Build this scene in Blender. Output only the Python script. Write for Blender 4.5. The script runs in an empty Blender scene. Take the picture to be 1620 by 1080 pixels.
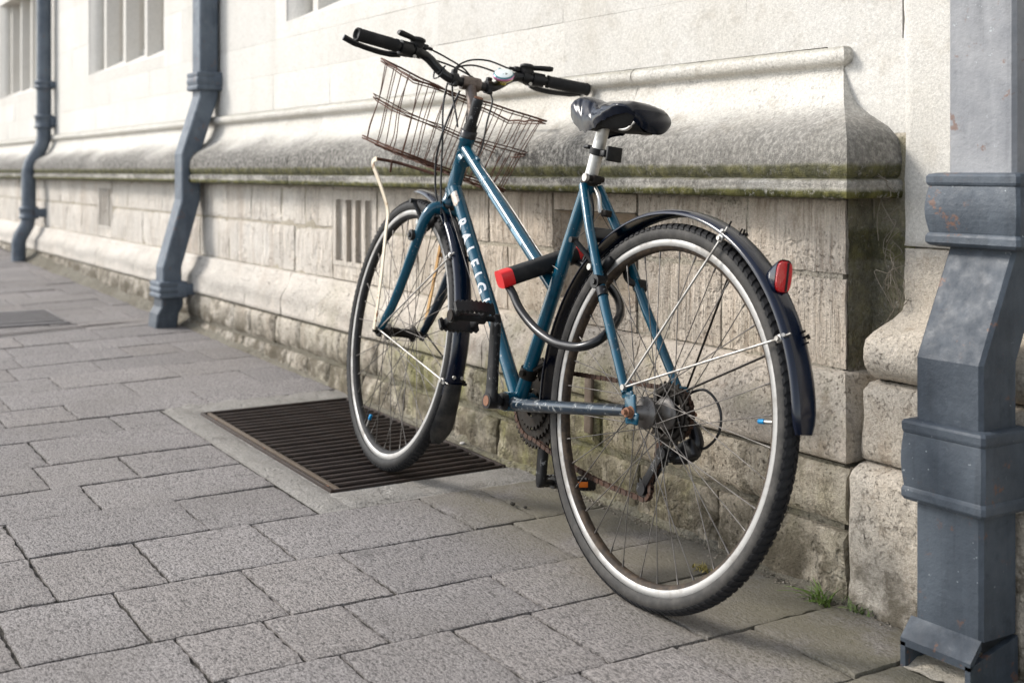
import bpy, bmesh, math, random
from mathutils import Vector, Matrix, noise
from math import sin, cos, pi, radians, sqrt, atan2

# ------------------------------------------------------------------ camera, world, sun, exposure
SC = bpy.context.scene
COL = SC.collection
CAM_H, YAW = 0.8276, 0.55596
cam_d = bpy.data.cameras.new('camera')
cam = bpy.data.objects.new('camera', cam_d); COL.objects.link(cam)
cam.location = (0, 0, CAM_H)
cam.rotation_euler = (pi/2, 0, pi/2 - YAW)
cam_d.sensor_width = 36; cam_d.sensor_fit = 'HORIZONTAL'
cam_d.lens = 36*1975.6/1620
cam_d.shift_y = -(540-270.75)/1620
cam_d.clip_start = 0.05; cam_d.clip_end = 400
cam_d.dof.use_dof = True; cam_d.dof.focus_distance = 2.45; cam_d.dof.aperture_fstop = 4.4
cam_d.dof.aperture_blades = 7
SC.camera = cam

SUN_DIR = Vector((-0.62, -0.62, 0.62)).normalized()      # towards the light
world = bpy.data.worlds.new('World'); SC.world = world; world.use_nodes = True
wn = world.node_tree; wn.nodes.clear()
sky = wn.nodes.new('ShaderNodeTexSky'); sky.sky_type = 'NISHITA'; sky.sun_disc = False
sky.sun_elevation = math.asin(SUN_DIR.z); sky.sun_rotation = atan2(SUN_DIR.x, SUN_DIR.y)
sky.air_density = 1.0; sky.dust_density = 1.0; sky.ozone_density = 1.0
hsv = wn.nodes.new('ShaderNodeHueSaturation'); hsv.inputs['Saturation'].default_value = 0.38
bg = wn.nodes.new('ShaderNodeBackground'); bg.inputs['Strength'].default_value = 0.13
wo = wn.nodes.new('ShaderNodeOutputWorld')
wn.links.new(sky.outputs[0], hsv.inputs['Color']); wn.links.new(hsv.outputs[0], bg.inputs['Color'])
wn.links.new(bg.outputs[0], wo.inputs['Surface'])
sd = bpy.data.lights.new('sun', 'SUN'); sd.energy = 1.5; sd.angle = radians(15); sd.color = (1.0, 0.947, 0.88)
sun = bpy.data.objects.new('sun', sd); COL.objects.link(sun)
sun.rotation_euler = SUN_DIR.to_track_quat('Z', 'Y').to_euler(); sun.location = (-3, -3, 6)
SC.view_settings.view_transform = 'Standard'; SC.view_settings.look = 'None'
SC.view_settings.gamma = 1; SC.view_settings.use_curve_mapping = False
SC.view_settings.exposure = 1.36

# ------------------------------------------------------------------ helpers
RND = random.Random(7)
def nz(x, y, z, s=1.0): return noise.noise(Vector((x*s, y*s, z*s)))
def fr(x, y, z, s=1.0, o=3): return noise.fractal(Vector((x*s, y*s, z*s)), 1.0, 2.0, o)

class MB:
    """collects geometry for ONE mesh object"""
    def __init__(s): s.v = []; s.f = []; s.sm = []; s.mi = []
    def add(s, vs, fs, smooth=False, mi=0):
        o = len(s.v); s.v += [tuple(v) for v in vs]
        s.f += [tuple(i+o for i in f) for f in fs]; s.sm += [smooth]*len(fs); s.mi += [mi]*len(fs); return s
    def box(s, c, d, M=None, mi=0, bev=0.0):
        x, y, z = (q/2 for q in d)
        if bev <= 0:
            vs = [(sx*x, sy*y, sz*z) for sx in (-1, 1) for sy in (-1, 1) for sz in (-1, 1)]
            fs = [(0,1,3,2),(4,6,7,5),(0,4,5,1),(2,3,7,6),(0,2,6,4),(1,5,7,3)]
        else:
            b = min(bev, x*.95, y*.95, z*.95); bm = bmesh.new(); bmesh.ops.create_cube(bm, size=1)
            for v in bm.verts: v.co = Vector((v.co.x*2*x, v.co.y*2*y, v.co.z*2*z))
            bmesh.ops.bevel(bm, geom=list(bm.edges), offset=b, segments=2, affect='EDGES', profile=.5)
            bm.verts.index_update(); vs = [v.co[:] for v in bm.verts]; fs = [[v.index for v in f.verts] for f in bm.faces]; bm.free()
        c = Vector(c)
        vs = [((M @ Vector(v)) if M else Vector(v)) + c for v in vs]
        return s.add(vs, fs, bev > 0, mi)
    def tube(s, pts, r, n=12, caps=True, closed=False, mi=0, flat=None):
        pts = [Vector(p) for p in pts]; m = len(pts)
        rs = r if isinstance(r, (list, tuple)) else [r]*m
        tang = []
        for i in range(m):
            a = pts[i-1] if (i > 0 or closed) else pts[i]; b = pts[(i+1) % m] if (i < m-1 or closed) else pts[i]
            t = (b-a); tang.append(t.normalized() if t.length > 1e-9 else Vector((0,0,1)))
        t0 = tang[0]; ref = Vector((0,1,0)) if abs(t0.y) < .9 else Vector((0,0,1))
        u = (ref - t0*ref.dot(t0)).normalized(); vs = []
        for i in range(m):
            t = tang[i]; u = (u - t*u.dot(t)).normalized(); w = t.cross(u)
            for k in range(n):
                a = 2*pi*k/n; ca, sa = cos(a), sin(a)
                fu, fw_ = flat if flat else (1, 1)
                vs.append(pts[i] + (u*ca*fu + w*sa*fw_)*rs[i])
        fs = []
        for i in range(m if closed else m-1):
            for k in range(n):
                a = i*n+k; b = i*n+(k+1) % n; j = ((i+1) % m)*n
                fs.append((a, b, j+(k+1) % n, j+k))
        s.add(vs, fs, True, mi)
        if caps and not closed:
            s.add(vs[:n], [tuple(range(n))[::-1]], False, mi); s.add(vs[-n:], [tuple(range(n))], False, mi)
        return s
    def cyl(s, a, b, r, n=16, mi=0): return s.tube([a, b], r, n, True, False, mi)
    def lathe(s, prof, n=48, c=(0,0,0), axis='y', closed=True, mi=0, smooth=True):
        """prof: list of (radius, offset) turned about the axis"""
        vs = []; m = len(prof)
        for k in range(n):
            a = 2*pi*k/n
            for (r, o) in prof:
                p = {'y': (r*cos(a), o, r*sin(a)), 'z': (r*cos(a), r*sin(a), o), 'x': (o, r*cos(a), r*sin(a))}[axis]
                vs.append((p[0]+c[0], p[1]+c[1], p[2]+c[2]))
        fs = []
        for k in range(n):
            for i in range(m if closed else m-1):
                j = (i+1) % m; k2 = (k+1) % n
                fs.append((k*m+i, k*m+j, k2*m+j, k2*m+i))
        return s.add(vs, fs, smooth, mi)
    def grid(s, P, nu, nv, smooth=True, mi=0, flip=False):
        vs = [P(i/nu, j/nv) for i in range(nu+1) for j in range(nv+1)]
        fs = []
        for i in range(nu):
            for j in range(nv):
                a = i*(nv+1)+j; q = (a, a+nv+1, a+nv+2, a+1); fs.append(q[::-1] if flip else q)
        return s.add(vs, fs, smooth, mi)
    def build(s, name, mat, parent=None, loc=None):
        me = bpy.data.meshes.new(name); me.from_pydata(s.v, [], s.f); me.update()
        me.polygons.foreach_set('use_smooth', s.sm)
        mats = mat if isinstance(mat, (list, tuple)) else [mat]
        for m in mats: me.materials.append(m)
        if len(mats) > 1: me.polygons.foreach_set('material_index', s.mi)
        bm = bmesh.new(); bm.from_mesh(me); bmesh.ops.recalc_face_normals(bm, faces=bm.faces); bm.to_mesh(me); bm.free()
        o = bpy.data.objects.new(name, me); COL.objects.link(o)
        if parent: o.parent = parent
        if loc: o.location = loc
        return o

def tag(o, label=None, cat=None, group=None, kind=None):
    for k, v in (('label', label), ('category', cat), ('group', group), ('kind', kind)):
        if v: o[k] = v
    return o
def empty(name, loc=(0,0,0), parent=None):
    o = bpy.data.objects.new(name, None); COL.objects.link(o); o.location = loc; o.empty_display_size = .1
    if parent: o.parent = parent
    return o
def copy_tree(o, parent=None):
    c = o.copy(); COL.objects.link(c); c.parent = parent
    for ch in list(o.children): copy_tree(ch, c)
    return c
def spline(pts, per=8):
    pts = [Vector(p) for p in pts]; P = [pts[0]*2-pts[1]] + pts + [pts[-1]*2-pts[-2]]; out = []
    for i in range(1, len(P)-2):
        a, b, c, d = P[i-1], P[i], P[i+1], P[i+2]
        for k in range(per):
            t = k/per
            out.append(.5*((2*b)+(c-a)*t+(2*a-5*b+4*c-d)*t*t+(3*b-a-3*c+d)*t**3))
    out.append(pts[-1]); return out

# ------------------------------------------------------------------ materials
class NT:
    def __init__(s, name):
        s.m = bpy.data.materials.new(name); s.m.use_nodes = True; s.t = s.m.node_tree; s.t.nodes.clear()
        s.out = s.n('ShaderNodeOutputMaterial'); s.b = s.n('ShaderNodeBsdfPrincipled')
        s.l(s.b.outputs[0], s.out.inputs[0])
    def n(s, t, **k):
        q = s.t.nodes.new(t)
        for a, v in k.items(): setattr(q, a, v)
        return q
    def l(s, a, b): s.t.links.new(a, b)
    def put(s, sock, v):
        if hasattr(v, 'node'): s.l(v, sock)
        elif isinstance(v, (tuple, list)) and len(v) == 3 and sock.type == 'RGBA': sock.default_value = (*v, 1)
        else: sock.default_value = v
    def pos(s, obj=False):
        if obj: return s.n('ShaderNodeTexCoord').outputs['Object']
        return s.n('ShaderNodeNewGeometry').outputs['Position']
    def scale(s, v, sc):
        q = s.n('ShaderNodeVectorMath', operation='MULTIPLY'); s.l(v, q.inputs[0]); q.inputs[1].default_value = sc; return q.outputs[0]
    def noise(s, v, sc, det=3, rough=.6, dist=0):
        q = s.n('ShaderNodeTexNoise'); s.l(v, q.inputs['Vector']); q.inputs['Scale'].default_value = sc
        q.inputs['Detail'].default_value = det; q.inputs['Roughness'].default_value = rough; q.inputs['Distortion'].default_value = dist
        return q.outputs['Fac']
    def vor(s, v, sc, out='Distance', feat='F1'):
        q = s.n('ShaderNodeTexVoronoi', feature=feat); s.l(v, q.inputs['Vector']); q.inputs['Scale'].default_value = sc; return q.outputs[out]
    def rng(s, v, a, b, c=0., d=1., smooth=True):
        q = s.n('ShaderNodeMapRange', interpolation_type='SMOOTHSTEP' if smooth else 'LINEAR'); s.put(q.inputs[0], v)
        for i, x in enumerate((a, b, c, d)): s.put(q.inputs[i+1], x)
        return q.outputs[0]
    def math(s, op, a, b=0.):
        q = s.n('ShaderNodeMath', operation=op); s.put(q.inputs[0], a); s.put(q.inputs[1], b); return q.outputs[0]
    def mul(s, *a):
        r = a[0]
        for x in a[1:]: r = s.math('MULTIPLY', r, x)
        return r
    def mix(s, f, a, b, mode='MIX'):
        q = s.n('ShaderNodeMix', data_type='RGBA', blend_type=mode); s.put(q.inputs[0], f); s.put(q.inputs[6], a); s.put(q.inputs[7], b); return q.outputs[2]
    def sep(s, v):
        q = s.n('ShaderNodeSeparateXYZ'); s.l(v, q.inputs[0]); return q.outputs
    def rand(s): return s.n('ShaderNodeObjectInfo').outputs['Random']
    def val(s, col, f):      # multiply a colour by a number
        q = s.n('ShaderNodeVectorMath', operation='SCALE'); s.put(q.inputs[0], col); s.put(q.inputs['Scale'], f); return q.outputs[0]
    def bump(s, h, strength, dist, nrm=None):
        q = s.n('ShaderNodeBump'); s.l(h, q.inputs['Height']); q.inputs['Strength'].default_value = strength; q.inputs['Distance'].default_value = dist
        if nrm is not None: s.l(nrm, q.inputs['Normal'])
        return q.outputs[0]
    def fin(s, col=None, rough=None, nrm=None, metal=None, **k):
        if col is not None: s.put(s.b.inputs['Base Color'], col)
        if rough is not None: s.put(s.b.inputs['Roughness'], rough)
        if nrm is not None: s.l(nrm, s.b.inputs['Normal'])
        if metal is not None: s.put(s.b.inputs['Metallic'], metal)
        for a, v in k.items(): s.put(s.b.inputs[a.replace('_', ' ')], v)
        return s.m

def stone_mat(name, base, base2, dark, tool=0.0, grain=1.0, pits=0.5, moss=None, soot=None, algae=0.0, dirt=None, bumpd=.004, streak=0.0, haze=0.):
    t = NT(name); p = t.pos(); x, y, z = t.sep(p)[:3]
    n1 = t.noise(p, 2.3, 4); n2 = t.noise(p, 14, 4, .65); g = t.noise(p, 170, 3, .7); g2 = t.noise(p, 420, 2, .6)
    col = t.mix(t.rng(n1, .35, .65), base, base2)
    col = t.mix(t.mul(t.rng(n2, .52, .72), .5), col, dark)
    if haze: col = t.mix(t.rng(x, -2.6, -5.0, 0, haze), col, (.61, .59, .55))  # whiter along the wall to the left: haze and bloom put into the stone colour
    col = t.val(col, t.rng(t.rand(), 0, 1, .93, 1.06, False))
    col = t.val(col, t.rng(g, .3, .7, 1-.22*grain, 1+.14*grain, False))
    col = t.val(col, t.rng(g2, .3, .7, 1-.14*grain, 1+.1*grain, False))
    h = t.math('ADD', t.mul(g, .6*grain), t.mul(g2, .25*grain))
    if tool > 0:
        w = t.noise(t.scale(p, (1, 1, .06)), 95, 3, .6, .3); w2 = t.noise(t.scale(p, (1, 1, .12)), 38, 2, .6)
        area = t.rng(t.noise(p, 4, 3), .33, .55)
        h = t.math('ADD', h, t.mul(w, tool*1.6, area)); h = t.math('ADD', h, t.mul(w2, tool*.8))
        col = t.mix(t.mul(t.rng(w, .50, .34), area, .5*tool), col, t.val(dark, .62))
        col = t.mix(t.mul(t.rng(w, .52, .66), area, .5*tool), col, t.val(base, 1.22))
        runs = t.noise(t.scale(p, (1, 1, .1)), 9, 3, .6)
        col = t.mix(t.mul(t.rng(runs, .5, .75), .4), col, dark)
    if pits > 0:
        pn = t.noise(p, 105, 4, .75); m = t.mul(t.rng(pn, .575, .66), t.rng(t.noise(p, 6, 2), .38, .58))
        col = t.mix(t.mul(m, .8*pits), col, t.val(dark, .35)); h = t.math('SUBTRACT', h, t.mul(m, 1.3*pits))
        chip = t.mul(t.rng(t.noise(p, 9, 4, .7), .58, .66), pits)
        col = t.mix(t.mul(chip, .5), col, t.val(base, 1.15)); h = t.math('SUBTRACT', h, t.mul(chip, .8))
    if streak > 0:
        sk = t.noise(t.scale(p, (1, 1, .13)), 6, 4, .6)
        col = t.mix(t.mul(t.rng(sk, .5, .78), streak), col, dark)
    if soot:      # grey-black lichen crust between two heights
        z0, z1, amt = soot
        zz = t.math('ADD', z, t.mul(t.math('SUBTRACT', t.noise(p, 4, 4, .75), .5), .13))
        m = t.mul(t.rng(zz, z1+.02, z1-.085), t.rng(zz, z0-.03, z0+.03))
        sp = t.noise(t.scale(p, (1.0, .8, .8)), 105, 4, .78)
        m2 = t.mul(m, t.rng(sp, .30, .62), amt, t.rng(t.noise(p, 1.3, 3), .25, .5, .6, 1.0), t.rng(x, -1.7, -2.6, .62, 1.0))
        col = t.mix(t.mul(m, .6, amt), col, (.20, .19, .17)); col = t.mix(m2, col, (.060, .056, .050)); h = t.math('ADD', h, t.mul(sp, m, 1.2))
    if moss:
        for z0, z1, amt in moss:
            zz = t.math('ADD', z, t.mul(t.math('SUBTRACT', t.noise(p, 12, 3, .7), .5), .014))
            m = t.mul(t.rng(zz, z1, z1-min(.012, (z1-z0)*.4)), t.rng(zz, z0-.006, z0+.004))
            sp = t.noise(p, 60, 4, .75); m = t.mul(m, t.rng(sp, .24, .48), amt)
            col = t.mix(m, col, t.mix(t.rng(t.noise(p, 35, 3), .4, .65), (.045, .045, .012), (.115, .108, .034)))
            h = t.math('ADD', h, t.mul(sp, m, 1.5))
    if algae > 0:
        m = t.mul(t.rng(t.noise(p, 3.2, 4, .65), .36, .62), t.rng(z, .62, .26), t.rng(x, -4.4, -3.3), t.rng(x, -1.3, -2.2), algae)
        m = t.mul(m, t.rng(t.noise(t.scale(p, (1, 1, .25)), 26, 3, .7), .3, .6, .35, 1.))
        col = t.mix(m, col, (.20, .19, .068))
    if dirt:      # splashed dirt rising from the pavement
        gh = t.math('ADD', t.mul(x, -.0241), dirt)
        m = t.mul(t.rng(z, gh, t.math('SUBTRACT', gh, .10)), t.rng(t.noise(p, 13, 4, .7), .3, .6))
        blot = t.mul(t.rng(t.noise(p, 16, 5, .75), .50, .60), t.rng(z, t.math('ADD', gh, .13), gh))
        col = t.mix(t.mul(blot, .6), col, (.085, .070, .046)); col = t.mix(t.mul(m, .85), col, (.085, .07, .045))
    return t.fin(col, t.rng(g, 0, 1, .82, .96, False), t.bump(h, .9, bumpd), Specular_IOR_Level=.25)

LIME, LIME2, LDARK = (.55, .51, .44), (.47, .43, .36), (.30, .25, .18)
M = {}
M['upper'] = stone_mat('limestone_ashlar', (.585, .565, .525), (.53, .505, .455), (.41, .375, .32), grain=.9, pits=.16, bumpd=.0025, streak=.32, haze=.6)
M['moulding'] = stone_mat('limestone_moulding', (.58, .555, .505), (.52, .49, .43), (.36, .32, .26), grain=1.2, pits=.3, bumpd=.004, haze=.4,
                          soot=(.79, .965, 1.0), moss=[(.813, .846, .85), (.770, .7985, 1.0), (1.068, 1.08, .4)])
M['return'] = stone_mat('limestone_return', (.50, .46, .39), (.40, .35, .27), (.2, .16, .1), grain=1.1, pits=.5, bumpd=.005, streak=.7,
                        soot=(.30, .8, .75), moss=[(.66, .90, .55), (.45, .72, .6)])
M['tooled'] = stone_mat('tooled_limestone', (.61, .54, .455), (.54, .46, .37), (.32, .235, .165), tool=1.0, grain=1.0, pits=.7, algae=.75, bumpd=.009, haze=.7)
M['plinth'] = stone_mat('plinth_limestone', (.58, .515, .44), (.51, .44, .36), (.29, .215, .15), grain=1.2, pits=.7, algae=.8, bumpd=.006, streak=.25, soot=(.335, .40, .45), haze=.55)
M['base'] = stone_mat('rough_base_limestone', (.52, .465, .38), (.43, .37, .285), (.22, .165, .105), tool=.6, grain=1.3, pits=1.0, algae=.95, dirt=.165, bumpd=.009, haze=.35)
M['buttress'] = stone_mat('pitted_limestone', (.56, .505, .43), (.49, .43, .35), (.29, .225, .155), grain=1.3, pits=.8, dirt=.14, bumpd=.006, streak=.15)
M['mortar'] = stone_mat('old_mortar', (.44, .395, .325), (.36, .32, .25), (.15, .12, .085), grain=1.4, pits=.8, algae=.3, bumpd=.006)
M['haunch'] = stone_mat('crumbly_mortar', (.25, .23, .185), (.19, .17, .13), (.08, .07, .05), grain=1.5, pits=1.0, algae=.5, bumpd=.012)

def paving_mat(name, base, dark, light, moss=.8):
    t = NT(name); p = t.pos(); x, y, z = t.sep(p)[:3]
    pp = t.scale(p, (1, 1, .3))
    n1 = t.noise(pp, 1.7, 3); g = t.noise(t.scale(p, (.7, 1.2, 1)), 215, 3, .75); g2 = t.noise(pp, 330, 2, .6); w = t.noise(t.scale(p, (.6, 1.35, 1)), 120, 3, .7)
    col = t.mix(t.rng(n1, .3, .7), base, t.val(base, .88))
    col = t.val(col, t.rng(t.rand(), 0, 1, .86, 1.10, False)); col = t.mix(t.rng(t.math('FRACT', t.mul(t.rand(), 7.3)), .55, 1, 0, .28), col, (.30, .265, .235))
    col = t.mix(t.mul(t.rng(g, .56, .38), .85), col, dark)
    col = t.mix(t.mul(t.rng(g2, .55, .72), .5), col, light)
    col = t.mix(t.mul(t.rng(w, .46, .36), .7), col, t.val(dark, .6))
    near = t.rng(y, 1.22, 1.60)
    m = t.mul(near, t.rng(t.noise(pp, 5, 4, .7), .22, .55), t.rng(x, -3.4, -2.6), moss)
    col = t.mix(m, col, (.135, .122, .078))
    st = t.mul(t.rng(t.noise(pp, 3.1, 5, .6), .60, .74), t.rng(x, -3.4, -2.4), t.rng(y, .9, 1.4), .35)
    col = t.mix(st, col, (.17, .12, .075))
    gum = t.mul(t.rng(t.vor(pp, 3.4), .085, .06), t.rng(t.vor(pp, 3.4, 'Color'), .45, .55))
    col = t.mix(t.mul(gum, .5), col, (.10, .095, .09))
    big = t.rng(t.noise(pp, 1.1, 5, .65), .42, .66); col = t.mix(t.mul(big, .32), col, (.15, .135, .12))
    h = t.math('ADD', t.mul(g, .8), t.math('ADD', t.mul(w, 1.1), t.mul(g2, .35)))
    return t.fin(col, .88, t.bump(h, .8, .0034), Specular_IOR_Level=.3)
M['flag'] = paving_mat('granular_paving', (.288, .267, .257), (.070, .064, .062), (.46, .44, .425))
M['bed'] = stone_mat('joint_sand', (.060, .054, .044), (.045, .04, .034), (.025, .022, .018), grain=1.5, pits=.3, bumpd=.004)
M['concrete'] = stone_mat('pale_concrete', (.30, .285, .262), (.26, .245, .22), (.14, .125, .105), grain=1.5, pits=.7, bumpd=.006)

def paint_mat(name, base, rough=.32, metal=0., coat=.6, chip=None, chipcol=(.2,.2,.2), chipscale=60, grime=(.02,.018,.015), gr=.25, obj=True, spec=.35, bmp=.04):
    t = NT(name); p = t.pos(obj)
    n = t.noise(p, 22, 4, .65); d = t.noise(p, 240, 3, .7)
    col = t.mix(t.mul(t.rng(n, .5, .75), gr), base, grime)
    r = t.rng(n, .3, .75, rough*.8, min(1, rough*1.7), False)
    if chip:
        m = t.mul(t.rng(t.noise(p, chipscale, 4, .72), chip, chip+.03), t.rng(t.noise(p, chipscale/6, 2), .42, .55))
        col = t.mix(m, col, chipcol); r = t.math('ADD', r, t.mul(m, .3))
    return t.fin(col, r, t.bump(d, bmp, .0006), metal, Coat_Weight=coat, Coat_Roughness=.1, Specular_IOR_Level=spec)
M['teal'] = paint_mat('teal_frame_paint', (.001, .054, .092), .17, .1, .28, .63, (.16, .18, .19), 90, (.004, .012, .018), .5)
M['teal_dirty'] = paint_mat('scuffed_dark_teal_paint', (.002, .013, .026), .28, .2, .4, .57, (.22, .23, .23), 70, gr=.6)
M['fender'] = paint_mat('dark_navy_plastic', (.001, .004, .014), .15, 0, .25, .70, (.12, .12, .13), 50, gr=.2)
M['black'] = paint_mat('black_plastic', (.0045, .0045, .005), .42, 0, 0, .72, (.08, .08, .08), 90, (.05, .045, .04), .35)
M['black_gloss'] = paint_mat('black_painted_metal', (.005, .005, .006), .3, .1, .2, .68, (.10, .10, .10), 80, (.03, .028, .026), .3)
M['crank'] = paint_mat('worn_black_steel', (.014, .014, .015), .4, .4, .1, .60, (.20, .20, .20), 60, (.06, .055, .05), .5)
M['vinyl'] = paint_mat('black_vinyl', (.0012, .0035, .010), .16, 0, .06, None, gr=.1, spec=.26, bmp=.015)
M['under'] = paint_mat('saddle_underside', (.006, .006, .006), .7, 0, 0)
M['red'] = paint_mat('red_plastic', (.60, .010, .012), .32, 0, .3, .7, (.3, .02, .02), 60, (.2, .01, .01), .3)
M['grip'] = paint_mat('black_rubber_grip', (.006, .006, .0065), .62, 0, 0, None, grime=(.018, .017, .016), gr=.5)
M['cable'] = paint_mat('cable_housing', (.008, .008, .009), .35, 0, .2)
M['cream'] = paint_mat('chipped_cream_paint', (.60, .52, .40), .5, 0, .1, .58, (.20, .08, .025), 45, (.38, .25, .12), .5)
M['ochre'] = paint_mat('yellowed_rusting_paint', (.42, .24, .08), .55, 0, .1, .52, (.12, .045, .015), 40, (.22, .10, .03), .6)
M['white'] = paint_mat('white_letter_paint', (.66, .68, .70), .4, 0, .4, .64, (.02, .08, .12), 120, (.4, .42, .45), .3)
M['silver_sticker'] = paint_mat('worn_foil_sticker', (.42, .38, .34), .4, .5, .1, .55, (.15, .09, .06), 45, (.3, .25, .2), .5)
M['decal_sheen'] = paint_mat('pale_blue_decal_sheen', (.13, .25, .33), .4, .1, .4, .58, (.01, .09, .15), 160, (.2, .3, .35), .3)

def metal_mat(name, base, rough, grime, gr, scale=30):
    t = NT(name); p = t.pos(True); n = t.noise(p, scale, 4, .7); d = t.noise(p, 300, 2)
    col = t.mix(t.mul(t.rng(n, .48, .7), gr), base, grime)
    return t.fin(col, t.rng(n, .3, .75, rough, min(1., rough+.35), False), t.bump(d, .15, .0006), t.rng(n, .5, .8, 1., .5))
M['alu'] = metal_mat('brushed_aluminium', (.62, .61, .58), .34, (.20, .17, .13), .35)
M['alu_rim'] = metal_mat('rim_brake_track', (.36, .355, .345), .46, (.19, .17, .145), .6, 14)
M['steel'] = metal_mat('spoke_steel', (.16, .15, .14), .42, (.05, .04, .03), .7, 40)
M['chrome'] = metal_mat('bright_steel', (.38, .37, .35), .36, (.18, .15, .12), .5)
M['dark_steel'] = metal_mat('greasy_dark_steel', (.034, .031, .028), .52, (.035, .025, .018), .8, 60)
M['stem'] = metal_mat('tarnished_brown_steel', (.16, .135, .12), .36, (.07, .05, .04), .7)
def rust_mat(name, a, b, c, sc=60):
    t = NT(name); p = t.pos(True); n = t.noise(p, sc, 4, .7); n2 = t.noise(p, sc*4, 3, .7)
    col = t.mix(t.rng(n, .35, .65), a, b); col = t.mix(t.mul(t.rng(n2, .55, .75), .7), col, c)
    return t.fin(col, t.rng(n, .3, .7, .6, .9), t.bump(n2, .6, .001), .25)
M['rust'] = rust_mat('rust_brown_wire', (.055, .022, .012), (.095, .036, .018), (.16, .07, .035))
M['rust_bolt'] = rust_mat('rusty_bolt', (.16, .07, .035), (.24, .12, .07), (.08, .03, .02), 200)
M['chain'] = rust_mat('rusty_chain', (.035, .02, .013), (.075, .035, .02), (.02, .012, .01), 150)
M['grate'] = rust_mat('rusty_cast_iron', (.022, .015, .012), (.040, .027, .020), (.075, .054, .042), 25)
M['frame_iron'] = rust_mat('brown_iron_frame', (.085, .064, .045), (.115, .088, .062), (.05, .03, .022), 20)
M['cover'] = rust_mat('grey_iron_cover', (.17, .16, .16), (.22, .21, .205), (.12, .10, .09), 9)
M['peg'] = rust_mat('weathered_iron_strap', (.17, .13, .095), (.12, .09, .065), (.24, .19, .14), 30)
def pit_mat():
    t = NT('dark_pit_dirt'); p = t.pos(); n = t.noise(p, 30, 4, .7)
    return t.fin(t.mix(n, (.010, .007, .005), (.035, .022, .014)), .95, t.bump(n, .8, .01))
M['pit'] = pit_mat()
def rubber(name, a, b, sc=40):
    t = NT(name); p = t.pos(True); n = t.noise(p, sc, 4, .65); n2 = t.noise(p, 260, 3, .7)
    col = t.mix(t.rng(n, .35, .7), a, b); col = t.val(col, t.rng(n2, .3, .7, .85, 1.15, False))
    return t.fin(col, .72, t.bump(n2, .3, .0008), Specular_IOR_Level=.35)
M['tyre'] = rubber('grey_tyre_sidewall', (.024, .0225, .0205), (.050, .046, .041))
M['tyre_dark'] = rubber('dark_tyre_sidewall', (.010, .0098, .0095), (.022, .021, .020))
M['tread'] = rubber('black_tread', (.004, .004, .005), (.010, .010, .011))
M['rim_in'] = rubber('dirty_rim_bed', (.018, .012, .008), (.060, .040, .024), 60)
M['rim_black'] = rubber('black_rim', (.012, .012, .013), (.026, .025, .024), 50)
M['flap'] = rubber('dusty_rubber_flap', (.012, .012, .012), (.048, .043, .038), 22)
def reflector_mat():
    t = NT('red_reflector_lens'); p = t.pos(True); h = t.vor(p, 420)
    return t.fin((.55, .003, .006), .14, t.bump(h, .5, .002), Coat_Weight=1.0, Coat_Roughness=.05)
M['lens'] = reflector_mat()
def amber():
    t = NT('amber_reflector'); p = t.pos(True); return t.fin((.7, .16, .01), .2, t.bump(t.vor(p, 500), .4, .001), Coat_Weight=.8)
M['amber'] = amber()
def capm():
    t = NT('blue_valve_cap'); return t.fin(t.mix(t.noise(t.pos(True), 400), (.0, .16, .38), (.01, .24, .5)), .3, None, .4)
M['blue'] = capm()
def bell_mats():
    t = NT('iridescent_gold'); p = t.pos(True); z = t.sep(p)[2]
    col = t.mix(t.rng(z, .009, .0125), (.50, .40, .05), (.62, .22, .42)); col = t.mix(t.rng(z, .0155, .0175), col, (.04, .14, .16))
    g = t.fin(col, .24, None, .65, Coat_Weight=.4)
    t = NT('printed_bell_top'); p = t.pos(True); n = t.noise(p, 70, 3, .7); r = t.n('ShaderNodeVectorMath', operation='LENGTH'); t.l(t.scale(p, (1, 1, 0)), r.inputs[0])
    col = t.mix(t.mul(t.rng(n, .53, .57), t.rng(r.outputs['Value'], .014, .012)), (.70, .76, .74), (.05, .06, .06))
    col = t.mix(t.rng(r.outputs['Value'], .0215, .0225), col, (.03, .12, .14))
    return g, t.fin(col, .2, None, .1, Coat_Weight=.7)
M['gold'], M['belltop'] = bell_mats()
def pipe_mat(name, base, hi, world=True):
    t = NT(name); p = t.pos(); x, y, z = t.sep(p)[:3]
    n = t.noise(p, 7, 4, .6); n2 = t.noise(p, 34, 4, .7); d = t.noise(p, 120, 3, .7); sp = t.noise(p, 85, 3, .65); drip = t.noise(t.scale(p, (1, 1, .09)), 42, 3, .6)
    col = t.mix(t.rng(n, .35, .68), base, hi)
    col = t.mix(t.mul(t.rng(n2, .56, .75), .35), col, t.val(base, .5))
    col = t.mix(t.mul(t.rng(drip, .52, .72), .4), col, t.val(base, .62)); col = t.mix(t.mul(t.rng(drip, .45, .3), .3), col, t.val(hi, 1.15))
    fl = t.mul(t.rng(sp, .69, .71), t.rng(t.noise(p, 7, 3), .45, .58))
    col = t.mix(t.mul(fl, .8), col, (.42, .46, .47))
    ru = t.mul(t.rng(t.noise(p, 26, 4, .75), .60, .67), t.rng(t.noise(p, 4, 2), .44, .56))
    col = t.mix(t.mul(ru, .7), col, (.14, .065, .035))
    h = t.math('ADD', t.mul(d, .5), t.math('ADD', t.mul(n2, .8), t.mul(fl, -.5)))
    return t.fin(col, t.rng(n2, .3, .7, .5, .75, False), t.bump(h, .5, .0035))
M['pipe'] = pipe_mat('slate_blue_pipe_paint', (.030, .040, .053), (.062, .077, .095))
M['pipe_hazed'] = pipe_mat('hazed_slate_pipe_paint', (.062, .080, .104), (.105, .128, .155))  # lighter copy of the pipe paint, standing in for haze over the far pipes
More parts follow.
